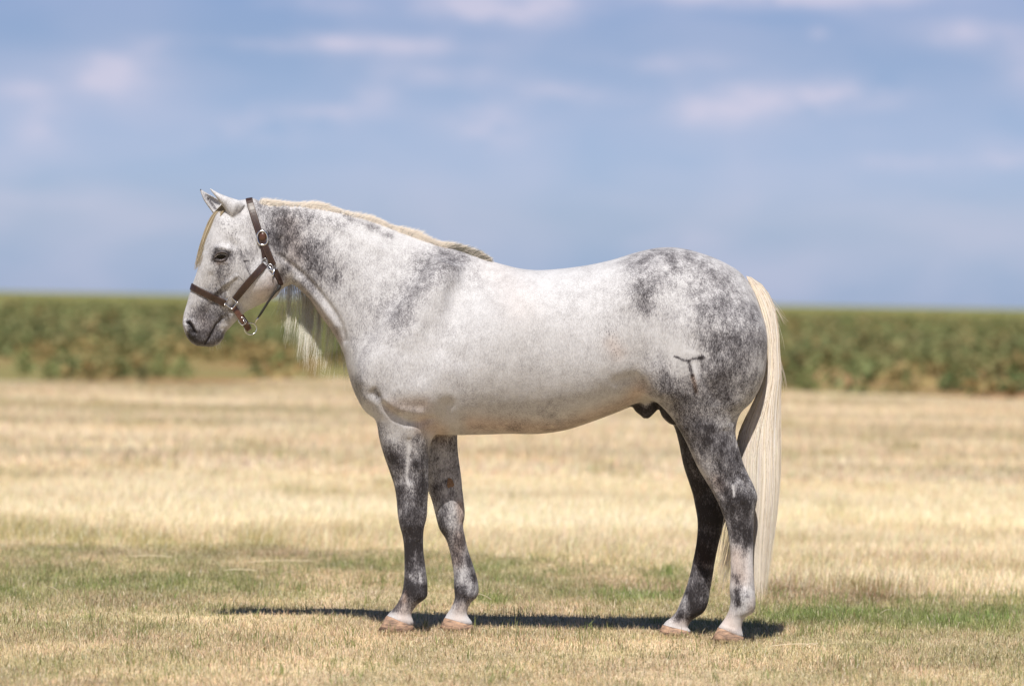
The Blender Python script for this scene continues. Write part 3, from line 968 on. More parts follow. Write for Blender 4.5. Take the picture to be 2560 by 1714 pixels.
# (polyline in photo pixels, radius px, amplitude m) : muscles, grooves, bones
SCULPT = [
    ([(930, 985), (948, 1000), (968, 1022), (990, 1040), (1015, 1053), (1045, 1056), (1078, 1046)], 11, -.010),
    ([(1005, 985), (1050, 985)], 38, .014), ([(960, 1000), (1000, 1022), (1050, 1030)], 12, .006),
    ([(938, 975), (945, 990)], 9, -.005), ([(1136, 900), (1128, 950), (1120, 1000)], 24, -.004), ([(1118, 1015), (1107, 1045), (1092, 1078)], 17, -.010), ([(1096, 930), (1092, 990), (1076, 1030)], 28, .007), ([(1170, 960), (1180, 1030)], 30, .001),
    ([(885, 880), (900, 950)], 26, .008), ([(905, 1000), (925, 1035)], 12, .004),
    ([(700, 640), (760, 690), (800, 735), (835, 782), (852, 812), (861, 850)], 8, -.0085), ([(745, 700), (800, 760), (842, 815)], 13, .008),
    ([(860, 640), (930, 720), (960, 800)], 34, .006), ([(1010, 660), (985, 740), (935, 830)], 16, -.004), ([(1120, 660), (1080, 760), (1010, 850)], 26, .007),
    ([(1040, 830), (1030, 900)], 22, .005), ([(1130, 720), (1125, 800), (1105, 870)], 16, -.005),
    ([(690, 540), (760, 545), (850, 570), (950, 620)], 14, .003), ([(1240, 700), (1330, 720), (1450, 710)], 22, -.003),
    ([(1543, 955), (1565, 948), (1588, 945), (1604, 960), (1622, 985), (1650, 1003)], 16, -.006), ([(1560, 800), (1570, 880)], 36, -.008),
    ([(1640, 930), (1660, 975)], 34, .013), ([(960, 900), (1040, 960)], 40, .008), ([(1118, 700), (1150, 800), (1150, 900)], 22, -.005), ([(1770, 960), (1800, 900)], 36, .006), ([(1590, 700), (1600, 730)], 20, .006), ([(1625, 780), (1640, 850)], 30, -.004), ([(1790, 780), (1850, 870), (1850, 950)], 44, .008),
    ([(1730, 850), (1750, 930), (1790, 1000)], 14, -.004), ([(1850, 1040), (1838, 1055)], 8, -.006), ([(1760, 1080), (1790, 1130)], 22, .006), ([(1815, 1080), (1835, 1140), (1852, 1175)], 9, -.006),
    ([(1848, 1185), (1862, 1208), (1868, 1225)], 6, -.008), ([(1835, 1215), (1840, 1255)], 11, .006), ([(1858, 1262), (1862, 1300)], 6, -.005), ([(1862, 1310), (1864, 1400), (1862, 1465)], 4.5, -.0045),
    ([(1842, 1320), (1844, 1400), (1842, 1465)], 8, .002), ([(1866, 1490), (1876, 1512)], 10, .004), ([(1850, 1480), (1850, 1500)], 12, .004), ([(1800, 1563), (1835, 1576), (1856, 1590)], 5, .003),
    ([(1045, 1355), (1046, 1400), (1045, 1450)], 4.5, -.0045), ([(1024, 1355), (1026, 1440)], 8, .002), ([(1020, 1290), (1022, 1312)], 13, .004), ([(1050, 1268), (1054, 1300)], 7, -.004), ([(1050, 1480), (1058, 1495)], 9, .004), ([(1030, 1465), (1030, 1485)], 12, .004),
    ([(1022, 1100), (1024, 1150), (1026, 1200)], 6, -.004), ([(1050, 1110), (1052, 1170)], 12, .004), ([(985, 1110), (1000, 1170)], 14, .004),
    ([(1110, 1290), (1115, 1312)], 12, .004), ([(1168, 1380), (1180, 1440)], 5, -.004), ([(1150, 1480), (1178, 1488)], 10, .004),
    ([(1120, 1080), (1095, 1090)], 6, -.004), ([(1766, 1290), (1772, 1320)], 6, -.003),
    # ribs, just hinted
    ([(1250, 850), (1245, 930), (1230, 1000)], 9, -.0008), ([(1310, 850), (1305, 940), (1290, 1010)], 9, -.0008), ([(1370, 840), (1365, 940), (1350, 1010)], 9, -.0008),
    # head
    ([(543, 621), (556, 618), (572, 624)], 8, .0085), ([(536, 630), (533, 645)], 5, .004), ([(575, 605), (585, 612)], 10, -.005), ([(548, 656), (566, 655)], 5, .003),
    ([(590, 690), (560, 712), (535, 735)], 6, .005), ([(560, 725), (530, 760), (520, 780)], 13, -.006), ([(515, 640), (498, 700), (482, 760)], 9, .003), ([(527, 690), (512, 740)], 10, -.005),
    ([(655, 600), (640, 650), (620, 700), (595, 740)], 8, -.003), ([(640, 690), (655, 715)], 26, .006), ([(600, 755), (580, 780)], 10, -.006), ([(700, 600), (706, 660), (704, 700)], 9, -.010), ([(672, 570), (690, 600)], 12, .004),
    ([(585, 560), (600, 560)], 14, .004), ([(560, 560), (575, 575)], 16, .003),
    ([(468, 803), (475, 810), (482, 820), (485, 831)], 4.6, -.018), ([(472, 818), (477, 833)], 4.5, -.010), ([(463, 812), (466, 828)], 4, .003), ([(476, 800), (487, 812), (490, 826)], 4, .004), ([(470, 843), (478, 838)], 5, .003),
    ([(541, 809), (535, 820), (529, 834), (521, 848), (513, 858)], 2.4, -.006), ([(548, 806), (556, 795)], 4, -.005), ([(548, 830), (556, 822)], 5, -.003), ([(533, 800), (520, 830)], 7, .003),
    ([(500, 790), (512, 800)], 18, -.003)]
P2 = px_all(BV)
side = np.clip(np.abs(nB[:, 1]) * 1.5 - .15, 0, 1)
MID = yc(P2[:, 0])
near = BV[:, 1] < MID
disp = np.zeros(len(BV))
LEGS_ONLY_NEAR = lambda pl: min(p[1] for p in pl) > 1040
for pl, r, a in SCULPT:
    d = polydist(P2, pl)
    wgt = np.exp(-(d / r) ** 2) * a * (1.0 if r > 6 and np.mean([p[0] for p in pl]) > 700 else 1.0)
    disp += wgt * (near | (not LEGS_ONLY_NEAR(pl)) if not (1090 < np.mean([p[0] for p in pl]) < 1200 and LEGS_ONLY_NEAR(pl)) else 1)
nz3 = (fbm(71, P2[:, 0] / 34 + 3, P2[:, 1] / 34 + 3, 2) - .5) * .0022 * side
BV = BV + nB * (disp * side + nz3 * (P2[:, 1] < 1150))[:, None]
BV = smooth_v(BV, BFs, 1)
nB = normals(BV, BFs)

# ---- coat colours, some shade painted in: channel 0 grey, 1 warm tint, 2 fleck density
P2 = px_all(BV)
MID = yc(P2[:, 0])
near = BV[:, 1] < MID
G = np.full(len(BV), .135) + (fbm(81, P2[:, 0] / 46, P2[:, 1] / 46, 3) - .5) * .16
for pl_, r_, a_ in [([(1640, 700), (1760, 740), (1840, 800)], 85, .14), ([(1780, 850), (1850, 900)], 80, .17), ([(1700, 990), (1800, 1000)], 75, .24), ([(690, 560), (800, 660), (900, 760)], 75, .11), ([(1040, 660), (1000, 780)], 60, .07), ([(920, 850), (930, 960)], 60, .07)]:
    G = G + np.exp(-(polydist(P2, pl_) / r_) ** 2) * a_
legbase = sstep(1085, 1150, P2[:, 1]) * ((P2[:, 0] > 930) & (P2[:, 0] < 1215)) * np.where(near, .36, .20)
hb = (P2[:, 0] > 1660) & (P2[:, 0] < 1900)
legbase = np.maximum(legbase, sstep(1030, 1120, P2[:, 1]) * (1 - np.where(near, sstep(1335, 1395, P2[:, 1]), sstep(1370, 1440, P2[:, 1]))) * hb * np.where(near, .32, .60))
legbase = np.maximum(legbase, sstep(1370, 1440, P2[:, 1]) * hb * np.where(near, .06, .36))
G = G + legbase
legm = ((P2[:, 1] > 1080) & (P2[:, 1] < 1500) & (P2[:, 0] > 930))
G = G + legm * (fbm(91, P2[:, 0] / 15, P2[:, 1] / 24 + BV[:, 1] * 6, 3) - .5) * .28
PAINT = [
    # the brand on the thigh, with a paler rim
    ([(1736, 912), (1738, 935), (1746, 955)], 7, -.20), ([(1715, 878), (1745, 880)], 8, -.15), ([(1765, 893), (1764, 889)], 5, -.2),
    ([(1687, 891), (1696, 894), (1706, 900), (1720, 902), (1732, 897), (1748, 895), (1759, 893)], 3.2, .62), ([(1748, 893), (1752, 896), (1758, 891)], 4.0, .3), ([(1688, 891), (1692, 893)], 4, .3), ([(1723, 903), (1726, 922), (1730, 938)], 4.2, .5), ([(1731, 938), (1736, 958), (1740, 978)], 5.0, .36), ([(1753, 893), (1758, 893)], 5, .3),
    ([(655, 522), (720, 528), (790, 545), (850, 562)], 17, .28), ([(700, 585), (745, 625), (790, 665), (815, 690)], 44, .34), ([(668, 590), (700, 620)], 24, .30), ([(730, 570), (780, 600)], 38, .2),
    ([(700, 690), (712, 672)], 12, .35), ([(690, 560), (730, 560)], 22, .15), ([(720, 690), (760, 715)], 20, .2), ([(745, 725), (800, 785), (850, 850)], 12, .22), ([(870, 546), (925, 565), (975, 588)], 9, .32), ([(860, 538), (868, 536)], 4, .4),
    ([(1060, 650), (1110, 640), (1170, 640)], 24, .25), ([(1130, 655), (1075, 685), (1035, 730), (1005, 790)], 32, .27), ([(1000, 790), (985, 850)], 20, .15), ([(1130, 700), (1190, 690)], 30, .12),
    ([(890, 950), (905, 990)], 16, .28), ([(940, 980), (946, 992)], 9, .25), ([(1000, 1018), (1060, 1015)], 16, .14), ([(880, 860), (900, 930)], 14, .10),  # chest dimple and triceps underside: shade put into the grey
    ([(1180, 1000), (1300, 1040), (1400, 1050)], 36, .07), ([(1150, 870), (1300, 900)], 60, .05), ([(1200, 1070), (1400, 1075), (1560, 1015)], 16, .12),  # last stroke puts the shade under the belly into the grey
    ([(1590, 665), (1610, 720), (1620, 770)], 26, .25), ([(1610, 640), (1660, 628), (1720, 640)], 18, .3), ([(1675, 648), (1690, 668)], 14, .45), ([(1640, 700), (1600, 740)], 30, .22),
    ([(1760, 660), (1830, 710)], 34, .22), ([(1720, 720), (1760, 760)], 60, .10), ([(1800, 760), (1870, 790), (1890, 850)], 38, .28), ([(1790, 850), (1830, 870), (1800, 940)], 42, .34), ([(1770, 970), (1730, 1020), (1760, 1050)], 44, .26),
    ([(1850, 950), (1820, 1010)], 40, .24), ([(1700, 1000), (1660, 960)], 34, .26), ([(1620, 900), (1660, 930)], 40, .14), ([(1690, 870), (1712, 940)], 26, -.16), ([(1730, 780), (1700, 740)], 34, -.10), ([(1735, 880), (1740, 930)], 14, -.16), ([(1500, 800), (1560, 850)], 50, .05),
    ([(1740, 1070), (1800, 1120), (1840, 1180)], 40, .34), ([(1710, 1100), (1740, 1160), (1768, 1205)], 12, -.20), ([(1690, 1060), (1700, 1080)], 16, .2), ([(1800, 1200), (1815, 1225)], 16, .35), ([(1870, 1230), (1880, 1260)], 18, .28), ([(1832, 1214), (1835, 1240)], 3.4, -.75), ([(1842, 1265), (1850, 1290)], 24, .95),
    ([(1855, 1300), (1872, 1350)], 14, .7), ([(1836, 1310), (1842, 1350)], 12, .32), ([(1866, 1365), (1858, 1385)], 9, .25), ([(1842, 1478), (1846, 1506)], 9, .75), ([(1866, 1480), (1868, 1490)], 5, .4), ([(1812, 1250), (1816, 1290)], 7, .15), ([(1838, 1440), (1852, 1465)], 8, .25)]
NEARLEG_F = [([(950, 1080), (975, 1130)], 20, .28), ([(985, 1150), (1002, 1180)], 18, .34), ([(1050, 1100), (1062, 1150)], 14, .36), ([(1046, 1160), (1055, 1210), (1050, 1250)], 16, .42), ([(1022, 1115), (1020, 1150), (1016, 1190), (1020, 1210)], 5, -.4), ([(1000, 1220), (995, 1270)], 10, .35), ([(1030, 1285), (1028, 1330)], 24, .56),
             ([(1012, 1250), (1014, 1240)], 12, .15), ([(1035, 1350), (1040, 1400)], 30, .50), ([(1022, 1385), (1024, 1420)], 12, .3), ([(1037, 1380), (1042, 1415)], 5, -.35), ([(1028, 1442), (1034, 1452)], 8, -.4), ([(1050, 1430), (1052, 1455)], 5, -.3), ([(1020, 1468), (1055, 1478)], 22, .8), ([(1052, 1498), (1060, 1500)], 9, .7), ([(998, 1505), (990, 1524)], 10, .5), ([(1018, 1440), (1018, 1460)], 12, .3)]
FARLEG_F = [([(1110, 1275), (1100, 1300), (1112, 1330)], 14, .55), ([(1060, 1090), (1140, 1100)], 30, .25), ([(1090, 1215), (1080, 1250)], 10, .2), ([(1150, 1340), (1150, 1400)], 26, .38), ([(1175, 1400), (1190, 1450)], 10, .4), ([(1150, 1450), (1165, 1425)], 10, -.2), ([(1148, 1478), (1170, 1490)], 16, .5), ([(1140, 1475), (1138, 1500)], 9, .35), ([(1110, 1205), (1125, 1200), (1120, 1212)], 5, .4)]
FARLEG_H = [([(1700, 1080), (1720, 1160)], 30, .4), ([(1750, 1190), (1780, 1260), (1775, 1320)], 46, .85), ([(1790, 1350), (1780, 1400)], 14, .7), ([(1755, 1370), (1750, 1400)], 18, .42), ([(1735, 1430), (1775, 1430)], 16, .62), ([(1750, 1462), (1760, 1455)], 9, .15), ([(1740, 1480), (1745, 1515)], 24, .75), ([(1700, 1535), (1690, 1550)], 10, .5), ([(1720, 1548), (1735, 1540)], 8, .3)]
HEADP = [([(545, 640), (565, 640)], 17, .40), ([(540, 622), (534, 650)], 7, .38), ([(556, 672), (548, 715), (540, 740)], 22, .34), ([(585, 625), (605, 640)], 18, .16), ([(600, 700), (620, 660)], 26, .10), ([(520, 735), (555, 745)], 16, .22),
         ([(508, 772), (545, 785)], 22, .40), ([(492, 795), (525, 808)], 26, .42), ([(472, 840), (495, 857), (530, 862)], 12, .55), ([(545, 845), (552, 838)], 12, .45), ([(500, 838), (540, 830)], 22, .22), ([(469, 804), (477, 811), (484, 828)], 4.2, .9), ([(473, 818), (478, 830)], 4, .4), ([(476, 835), (480, 842)], 6, .35), ([(541, 809), (529, 834), (513, 858)], 2.0, .6),
         ([(546, 806), (551, 799)], 3.5, .3), ([(560, 790), (580, 775)], 14, .25), ([(466, 770), (462, 795)], 6, -.1), ([(495, 835), (520, 835)], 16, .38), ([(555, 818), (562, 806)], 6, -.2), ([(612, 652), (615, 662), (619, 675), (627, 688)], 1.3, .42), ([(597, 690), (611, 706)], 1.1, .4), ([(610, 652), (620, 652)], 1.6, .4),
         ([(548, 640), (568, 636)], 9, .5)]


def paint(lst, mask):
    global G
    for pl, r, a in lst:
        d = polydist(P2, pl)
        if r < 6: d = d * (.75 + .5 * fbm(93, P2[:, 0] / 3.5, P2[:, 1] / 3.5, 2))
        G = G + np.exp(-(d / r) ** 2) * a * mask


y_leg_f = (P2[:, 0] > 920) & (P2[:, 0] < 1215) & (P2[:, 1] > 1055)
y_leg_h = (P2[:, 0] > 1630) & (P2[:, 0] < 1900) & (P2[:, 1] > 1062)
upper = ~(y_leg_f | y_leg_h)
paint([q for q in PAINT if np.mean([p[1] for p in q[0]]) < 1060], upper | (near & (P2[:, 1] < 1110)))
paint([q for q in PAINT if np.mean([p[1] for p in q[0]]) >= 1060], near | (P2[:, 0] < 1500))
G = np.where(upper & (P2[:, 0] > 640), G * .86, G)
paint(NEARLEG_F, near & y_leg_f)
paint(FARLEG_F, (~near) & y_leg_f)
paint(FARLEG_H, (~near) & y_leg_h)
paint(HEADP, P2[:, 0] < 720)
# pale lower pasterns
past = np.zeros(len(BV))
for (x0, y0, x1, y1) in ((968, 1531, 1030, 1532), (1118, 1530, 1170, 1530), (1805, 1540, 1860, 1545), (1665, 1553, 1722, 1560)):
    d = polydist(P2, [(x0, y0 + 14), (x1, y1 + 14)])
    past = np.maximum(past, np.exp(-(d / 22) ** 2))
G = G * (1 - past * .92)
# underside skin: sheath and scrotum are black
blk = polydist(P2, [(1590, 1022), (1612, 1040), (1640, 1018), (1665, 1030), (1690, 1052)])
midline = np.abs(BV[:, 1] - MID) < .075
black = np.clip(1.6 - blk / 16, 0, 1) * midline * (P2[:, 1] > 985)
G = np.clip(G, 0, 1)
G = np.where(G > .55, .55 + (G - .55) * .86, G)
G = np.maximum(G, black)
# far ear: shade of its hollow painted as a dark strip
for (a_, b_, r_) in (((520, 497), (538, 520), 5), ):
    d = polydist(P2, [a_, b_])
    G = np.maximum(G, np.exp(-(d / r_) ** 2) * .75 * (~near))
d = polydist(P2, [(500, 472), (501, 474)])
G = np.maximum(G, np.exp(-(d / 3) ** 2) * .9)
warm = np.full(len(BV), .10)
WARM = [([(1731, 940), (1736, 958), (1740, 978)], 5, .8), ([(1180, 1060), (1400, 1075), (1560, 1015), (1600, 975)], 24, .6), ([(1060, 1060), (1100, 1080)], 26, .6), ([(980, 1015), (1060, 1010)], 20, .35), ([(1240, 660), (1300, 760)], 50, .12), ([(1530, 860), (1545, 880)], 22, .3), ([(720, 560), (740, 640)], 28, .25),  # belly and triceps strokes carry brown shade in the colour
        ([(760, 735), (850, 850)], 10, .35), ([(650, 740), (690, 700)], 24, .35), ([(560, 650), (545, 655)], 7, .5), ([(505, 800), (520, 815)], 22, .22), ([(1150, 1260), (1155, 1300)], 12, .6), ([(1150, 1340), (1140, 1400)], 20, .5), ([(1750, 1370), (1760, 1400)], 22, .7),
        ([(1810, 1540), (1830, 1570)], 28, .5), ([(1000, 1500), (1010, 1550)], 24, .45), ([(1150, 1520), (1145, 1545)], 24, .4), ([(1690, 1555), (1710, 1560)], 22, .35), ([(1840, 1390), (1850, 1440)], 30, .5), ([(1790, 1200), (1800, 1215)], 16, .4), ([(1885, 1500), (1880, 1525)], 12, .3), ([(1015, 1480), (1012, 1500)], 8, .5)]
for pl, r, a in WARM:
    warm += np.exp(-(polydist(P2, pl) / r) ** 2) * a
warm = np.clip(warm, 0, 1)
fl = np.full(len(BV), .0)
for pl, r, a in [([(560, 560), (600, 600), (600, 650), (620, 700)], 40, 1.0), ([(1250, 700), (1500, 800)], 120, .55), ([(1040, 850), (1100, 950)], 90, .6), ([(1520, 830), (1550, 900)], 34, 1.0), ([(1300, 900), (1450, 950)], 100, .5), ([(500, 740), (540, 760)], 30, .5)]:
    fl = np.maximum(fl, np.exp(-(polydist(P2, pl) / r) ** 2) * a)
calm = np.ones(len(BV))
for pl, r, a in [([(490, 790), (530, 800)], 45, .75), ([(500, 850), (545, 840)], 30, .75), ([(553, 640)], 26, .6), ([(1200, 850), (1450, 850)], 170, .35), ([(900, 800), (1000, 900)], 110, .25)]:
    calm = np.minimum(calm, 1 - a * np.exp(-(polydist(P2, pl) / r) ** 2))
BC = np.stack([G, warm, fl, calm], -1)
body = mesh_np('body', BV, BFs, M_coat, horse, color=BC)

bvh = BVHTree.FromPolygons([Vector(v) for v in BV], [tuple(int(i) for i in f) for F in BFs for f in F])


def near_hit(px, py, from_far=False, off=0.0):
    """point of the skin seen at a photo pixel (or the opposite side's point at the same place)"""
    if from_far:
        o = Vector(at(px, py, 1.2))
        h_, n_, _, _ = bvh.ray_cast(o, Vector((0, -1, 0)))
        if h_ is None: return None, None
        return np.array(h_ + n_ * off), np.array(n_)
    dv = Vector(at(px, py, 0)) - Vector(CO)
    dv.normalize()
    h_, n_, _, _ = bvh.ray_cast(Vector(CO), dv)
    if h_ is None: return None, None
    return np.array(h_ + n_ * off), np.array(n_)


# ---- hooves
HOOVES = [  # coronet toe, coronet heel, ground toe, ground heel, offset
    ('near fore', (966, 1538), (1034, 1563), (944, 1577), (1033, 1578), -.09), ('far fore', (1111, 1543), (1182, 1562), (1097, 1571), (1184, 1572), .09),
    ('near hind', (1795, 1567), (1859, 1591), (1777, 1600), (1861, 1600), -.14), ('far hind', (1656, 1561), (1724, 1576), (1646, 1584), (1728, 1584), .14)]
for nm, ct_, ch, gt, gh, off in HOOVES:
    Y = yc((gt[0] + gh[0]) / 2) + off
    secs = []
    CT, CH = at(*ct_, Y), at(*ch, Y)
    GT, GH = at(*gt, Y), at(*gh, Y)
    GT[2] = GH[2] = -.004
    V, F = [], []
    nr = 32
    lv = [(-.06, .90), (0, 1.0), (.5, 1.0), (1.0, 1.0), (1.0, .6)]
    for li, (t, sc) in enumerate(lv):
        A = CT * (1 - t) + GT * t
        B = CH * (1 - t) + GH * t
        hwid = (.046 + .014 * t) * sc
        c, a = (A + B) / 2, (A - B) / 2 * sc
        for j in range(nr):
            th = 2 * PI * j / nr
            k_ = math.cos(th)
            wv = hwid * (1 + .10 * k_) if k_ > -.6 else hwid * (.94)
            V.append(c + a * math.copysign(abs(k_) ** .85, k_) + np.array([0, 1, 0]) * wv * math.copysign(abs(math.sin(th)) ** .9, math.sin(th)))
    for i in range(len(lv) - 1):
        for j in range(nr):
            k = (j + 1) % nr
            F.append((i * nr + j, i * nr + k, (i + 1) * nr + k, (i + 1) * nr + j))
    T = []
    for base_, flip in ((0, 1), ((len(lv) - 1) * nr, 0)):
        V.append(np.mean(V[base_:base_ + nr], 0))
        for j in range(nr):
            T.append((len(V) - 1, base_ + (j if flip else (j + 1) % nr), base_ + ((j + 1) % nr if flip else j)))
    mesh_np('hoof', V, [np.array(F), np.array(T)], M_hoof, horse)
# a few longer blades lean against the hooves
hx, hy = [], []
for nm, ct_, ch, gt, gh, off in HOOVES:
    Y = yc((gt[0] + gh[0]) / 2) + off
    a_, b_ = at(*gt, Y)[0], at(*gh, Y)[0]
    k_ = 420
    an = rng.uniform(0, 2 * PI, k_)
    rr_ = rng.uniform(1.0, 1.35, k_)
    hx.append((a_ + b_) / 2 + np.cos(an) * (b_ - a_) / 2 * rr_ * 1.03)
    hy.append(Y + np.sin(an) * .066 * rr_)
hx, hy = np.concatenate(hx), np.concatenate(hy)
hc, _, _, _, _, _ = zone_color(hx, hy)
hg = blades('hoof_grass', hx, hy, rng.uniform(.010, .028, len(hx)), rng.uniform(.0018, .0034, len(hx)), vary(hc, .2), lean=.6)
tag(hg, 'slightly longer blades of turf standing against the four hooves', 'grass', kind='stuff')
# callosity on the inside of the far foreleg
p_, n_ = near_hit(1124, 1207)
if p_ is not None:
    V, F = [], []
    shp = [(-4, -13), (4, -12), (8, -6), (12, 4), (8, 10), (2, 9), (-3, 13), (-7, 6), (-6, -3)]
    for (dx, dy) in shp:
        q, nn = near_hit(1124 + dx, 1207 + dy, off=.001)
        V.append(q)
    q, nn = near_hit(1124, 1207, off=.007)
    V.append(q)
    F = [(j, (j + 1) % 9, 9) for j in range(9)]
    M_chest = simple_material('chestnut_callus', (.12, .07, .04), .8, c2=(.24, .15, .09), scale=200, bump=.4)
    mesh_np('chestnut', V, np.array(F), M_chest, horse)


def tube(pts, rad, seg=8, closed=False, flat=1.0):
    """tube along points; rad a number or list"""
    pts = np.asarray(pts, float)
    m = len(pts)
    rr = np.full(m, rad) if np.isscalar(rad) else np.asarray(rad)
    T = np.gradient(pts, axis=0) if not closed else (np.roll(pts, -1, 0) - np.roll(pts, 1, 0))
    T /= np.linalg.norm(T, axis=1)[:, None]
    up = np.array([0, 1, 0]) if abs(T[0][1]) < .9 else np.array([1, 0, 0])
    V = []
    for i in range(m):
        a = np.cross(T[i], up); a /= np.linalg.norm(a)
        b = np.cross(a, T[i])
        for j in range(seg):
            th = 2 * PI * j / seg
            V.append(pts[i] + (a * math.cos(th) + b * math.sin(th) * flat) * rr[i])
    F = []
    for i in range(m if closed else m - 1):
        i2 = (i + 1) % m
        for j in range(seg):
            k = (j + 1) % seg
            F.append((i * seg + j, i * seg + k, i2 * seg + k, i2 * seg + j))
    Fs = [np.array(F)]
    if not closed:
        T2 = []
        for base_, fl_ in ((0, 1), ((m - 1) * seg, 0)):
            V.append(np.mean(V[base_:base_ + seg], 0))
            for j in range(seg):
                k = (j + 1) % seg
                T2.append((len(V) - 1, base_ + (k if fl_ else j), base_ + (j if fl_ else k)))
        Fs.append(np.array(T2))
    return np.array(V), Fs


# ---- eyes with lids and lashes
for far_ in (False, True):
    e0, en = near_hit(553, 639, from_far=far_)
    if e0 is None: continue
    ctr = e0 - en * .0150
    V, F = [], []
    for i in range(13):
        ph = PI * i / 12
        for j in range(20):
            th = 2 * PI * j / 20
            V.append(ctr + np.array([math.sin(ph) * math.cos(th) * .0262, math.cos(ph) * .0225, math.sin(ph) * math.sin(th) * .0190]))
    for i in range(12):
        for j in range(20):
            k = (j + 1) % 20
            F.append((i * 20 + j, i * 20 + k, (i + 1) * 20 + k, (i + 1) * 20 + j))
    eye = mesh_np('eye', V, np.array(F), M_eye, horse)
    sgn = 1 if far_ else -1
    lids = [([(536, 646), (540, 637), (549, 630.5), (561, 629.5), (571, 634)], [.002, .0040, .0058, .0048, .002], .0062),
            ([(536, 646), (543, 651), (554, 652.5), (565, 648), (571, 634)], [.002, .0022, .0024, .0022, .002], .0035)]
    for pp_, rr_, off in lids:
        D = catmull(pp_, 5)
        pts_ = []
        for q in D:
            h_, n2 = near_hit(q[0], q[1], from_far=far_, off=off)
            if h_ is None or np.linalg.norm(h_ - e0) > .06: h_ = (pts_[-1] if pts_ else e0) + np.array([.0005, 0, 0])
            pts_.append(h_)
        rads = np.interp(np.linspace(0, 1, len(D)), np.linspace(0, 1, len(rr_)), rr_)
        V, F = tube(pts_, rads, 8)
        mesh_np('eyelid', V, F, M_lid, horse)
    # lashes
    V, F = [], []
    for k in range(26):
        t = k / 25
        q = catmull([(540, 641), (548, 635), (560, 634), (570, 638)], 9)[min(int(t * 26), 26)]
        h_, n2 = near_hit(q[0], q[1], from_far=far_, off=.0085)
        if h_ is None or np.linalg.norm(h_ - e0) > .06: continue
        dv = np.array([(.4 - t) * -.003 - .002, sgn * .005, -.0055])
        b0 = len(V)
        V += [h_ - np.array([.0005, 0, 0]), h_ + np.array([.0005, 0, 0]), h_ + dv]
        F.append((b0, b0 + 1, b0 + 2))
    mesh_np('eyelash', V, np.array(F), M_hair, horse, color=np.tile([.22, .19, .16], (len(V), 1)))

# ---- hair


def strands(name, paths, rads, cols, parent, seg=3, nrm=None):
    """paths (n, m, 3)"""
    n, m, _ = paths.shape
    T = np.gradient(paths, axis=1)
    T /= np.maximum(np.linalg.norm(T, axis=2), 1e-9)[..., None]
    up = np.zeros((n, 1, 3)); up[..., 1] = 1
    up = np.broadcast_to(up, T.shape)
    a = np.cross(T, up); a /= np.maximum(np.linalg.norm(a, axis=2), 1e-6)[..., None]
    b = np.cross(a, T)
    V = []
    prof = np.interp(np.linspace(0, 1, m), [0, .6, 1], [1, .85, .15])
    for j in range(seg):
        th = 2 * PI * j / seg + .4
        V.append(paths + (a * math.cos(th) + b * math.sin(th)) * rads[:, None, None] * prof[None, :, None])
    V = np.stack(V, 2).reshape(-1, 3)          # n, m, seg
    o = (np.arange(n) * m * seg)[:, None, None, None]
    i = (np.arange(m - 1) * seg)[None, :, None, None]
    j = np.arange(seg)[None, None, :, None]
    k = ((np.arange(seg) + 1) % seg)[None, None, :, None]
    F = np.concatenate([o + i + seg + j, o + i + seg + k, o + i + k, o + i + j], -1).reshape(-1, 4)
    C = np.repeat(cols, m * seg, 0)
    ob = mesh_np(name, V, F, M_hair, parent, color=C)
    if nrm is not None:
        nn = np.repeat(np.broadcast_to(nrm, (n, m, 3)).reshape(-1, 3), seg, 0)
        a_ = np.stack([a * math.cos(2 * PI * j / seg + .4) + b * math.sin(2 * PI * j / seg + .4) for j in range(seg)], 2).reshape(-1, 3)
        nn = nn + a_ * .35
        nn /= np.linalg.norm(nn, axis=1)[:, None]
        if len(ob.data.vertices) == len(nn):
            ob.data.normals_split_custom_set_from_vertices(nn.tolist())
    return ob


def hair_col(n, base, amt=.13, dark=.12, darkc=(.30, .25, .18)):
    c = np.asarray(base)[None] * (1 + rng.normal(0, amt, (n, 1)))
    sel = rng.random(n) < dark
    c[sel] = np.asarray(darkc) * (1 + rng.normal(0, .2, (sel.sum(), 1)))
    return np.clip(c, .02, .9)


CREAM = (.80, .715, .615)


def resample(P, m):
    P = np.asarray(P, float)
    L = np.concatenate([[0], np.cumsum(np.linalg.norm(np.diff(P, axis=0), axis=1))])
    t = np.linspace(0, L[-1], m)
    return np.stack([np.interp(t, L, P[:, k]) for k in range(P.shape[1])], -1)


# tail: left and right outline in pixels at matching heights; strands interpolate between them
TL = np.array([(1866, 690), (1878, 722), (1892, 760), (1906, 815), (1913, 880), (1906, 945), (1893, 985), (1868, 1035), (1846, 1090), (1838, 1160), (1835, 1230), (1832, 1300), (1830, 1380), (1850, 1460), (1876, 1508)], float)
TR = np.array([(1878, 693), (1911, 716), (1935, 758), (1947, 815), (1950, 880), (1955, 935), (1952, 985), (1953, 1035), (1952, 1090), (1951, 1160), (1948, 1230), (1941, 1300), (1932, 1380), (1922, 1460), (1912, 1512)], float)
NT = 5400
m = 26
tl, tr = resample(catmull(TL, 5), m), resample(catmull(TR, 5), m)
lock = rng.integers(0, 170, NT)
lock_u = np.sort(rng.random(170))
lock_u = np.clip(lock_u + .06 * np.sign(lock_u - .5) * rng.random(170), 0, 1)
lock_v = rng.uniform(-1, 1, 170)
lock_ph = rng.uniform(0, 6, 170)
lock_len = rng.uniform(.80, 1.0, 170)
u0 = rng.random(NT)
s = np.linspace(0, 1, m)
cl = np.clip(s * 1.4, 0, .80)
U = u0[:, None] * (1 - cl[None]) + lock_u[lock][:, None] * cl[None] + rng.normal(0, .018, (NT, 1)) * s[None]
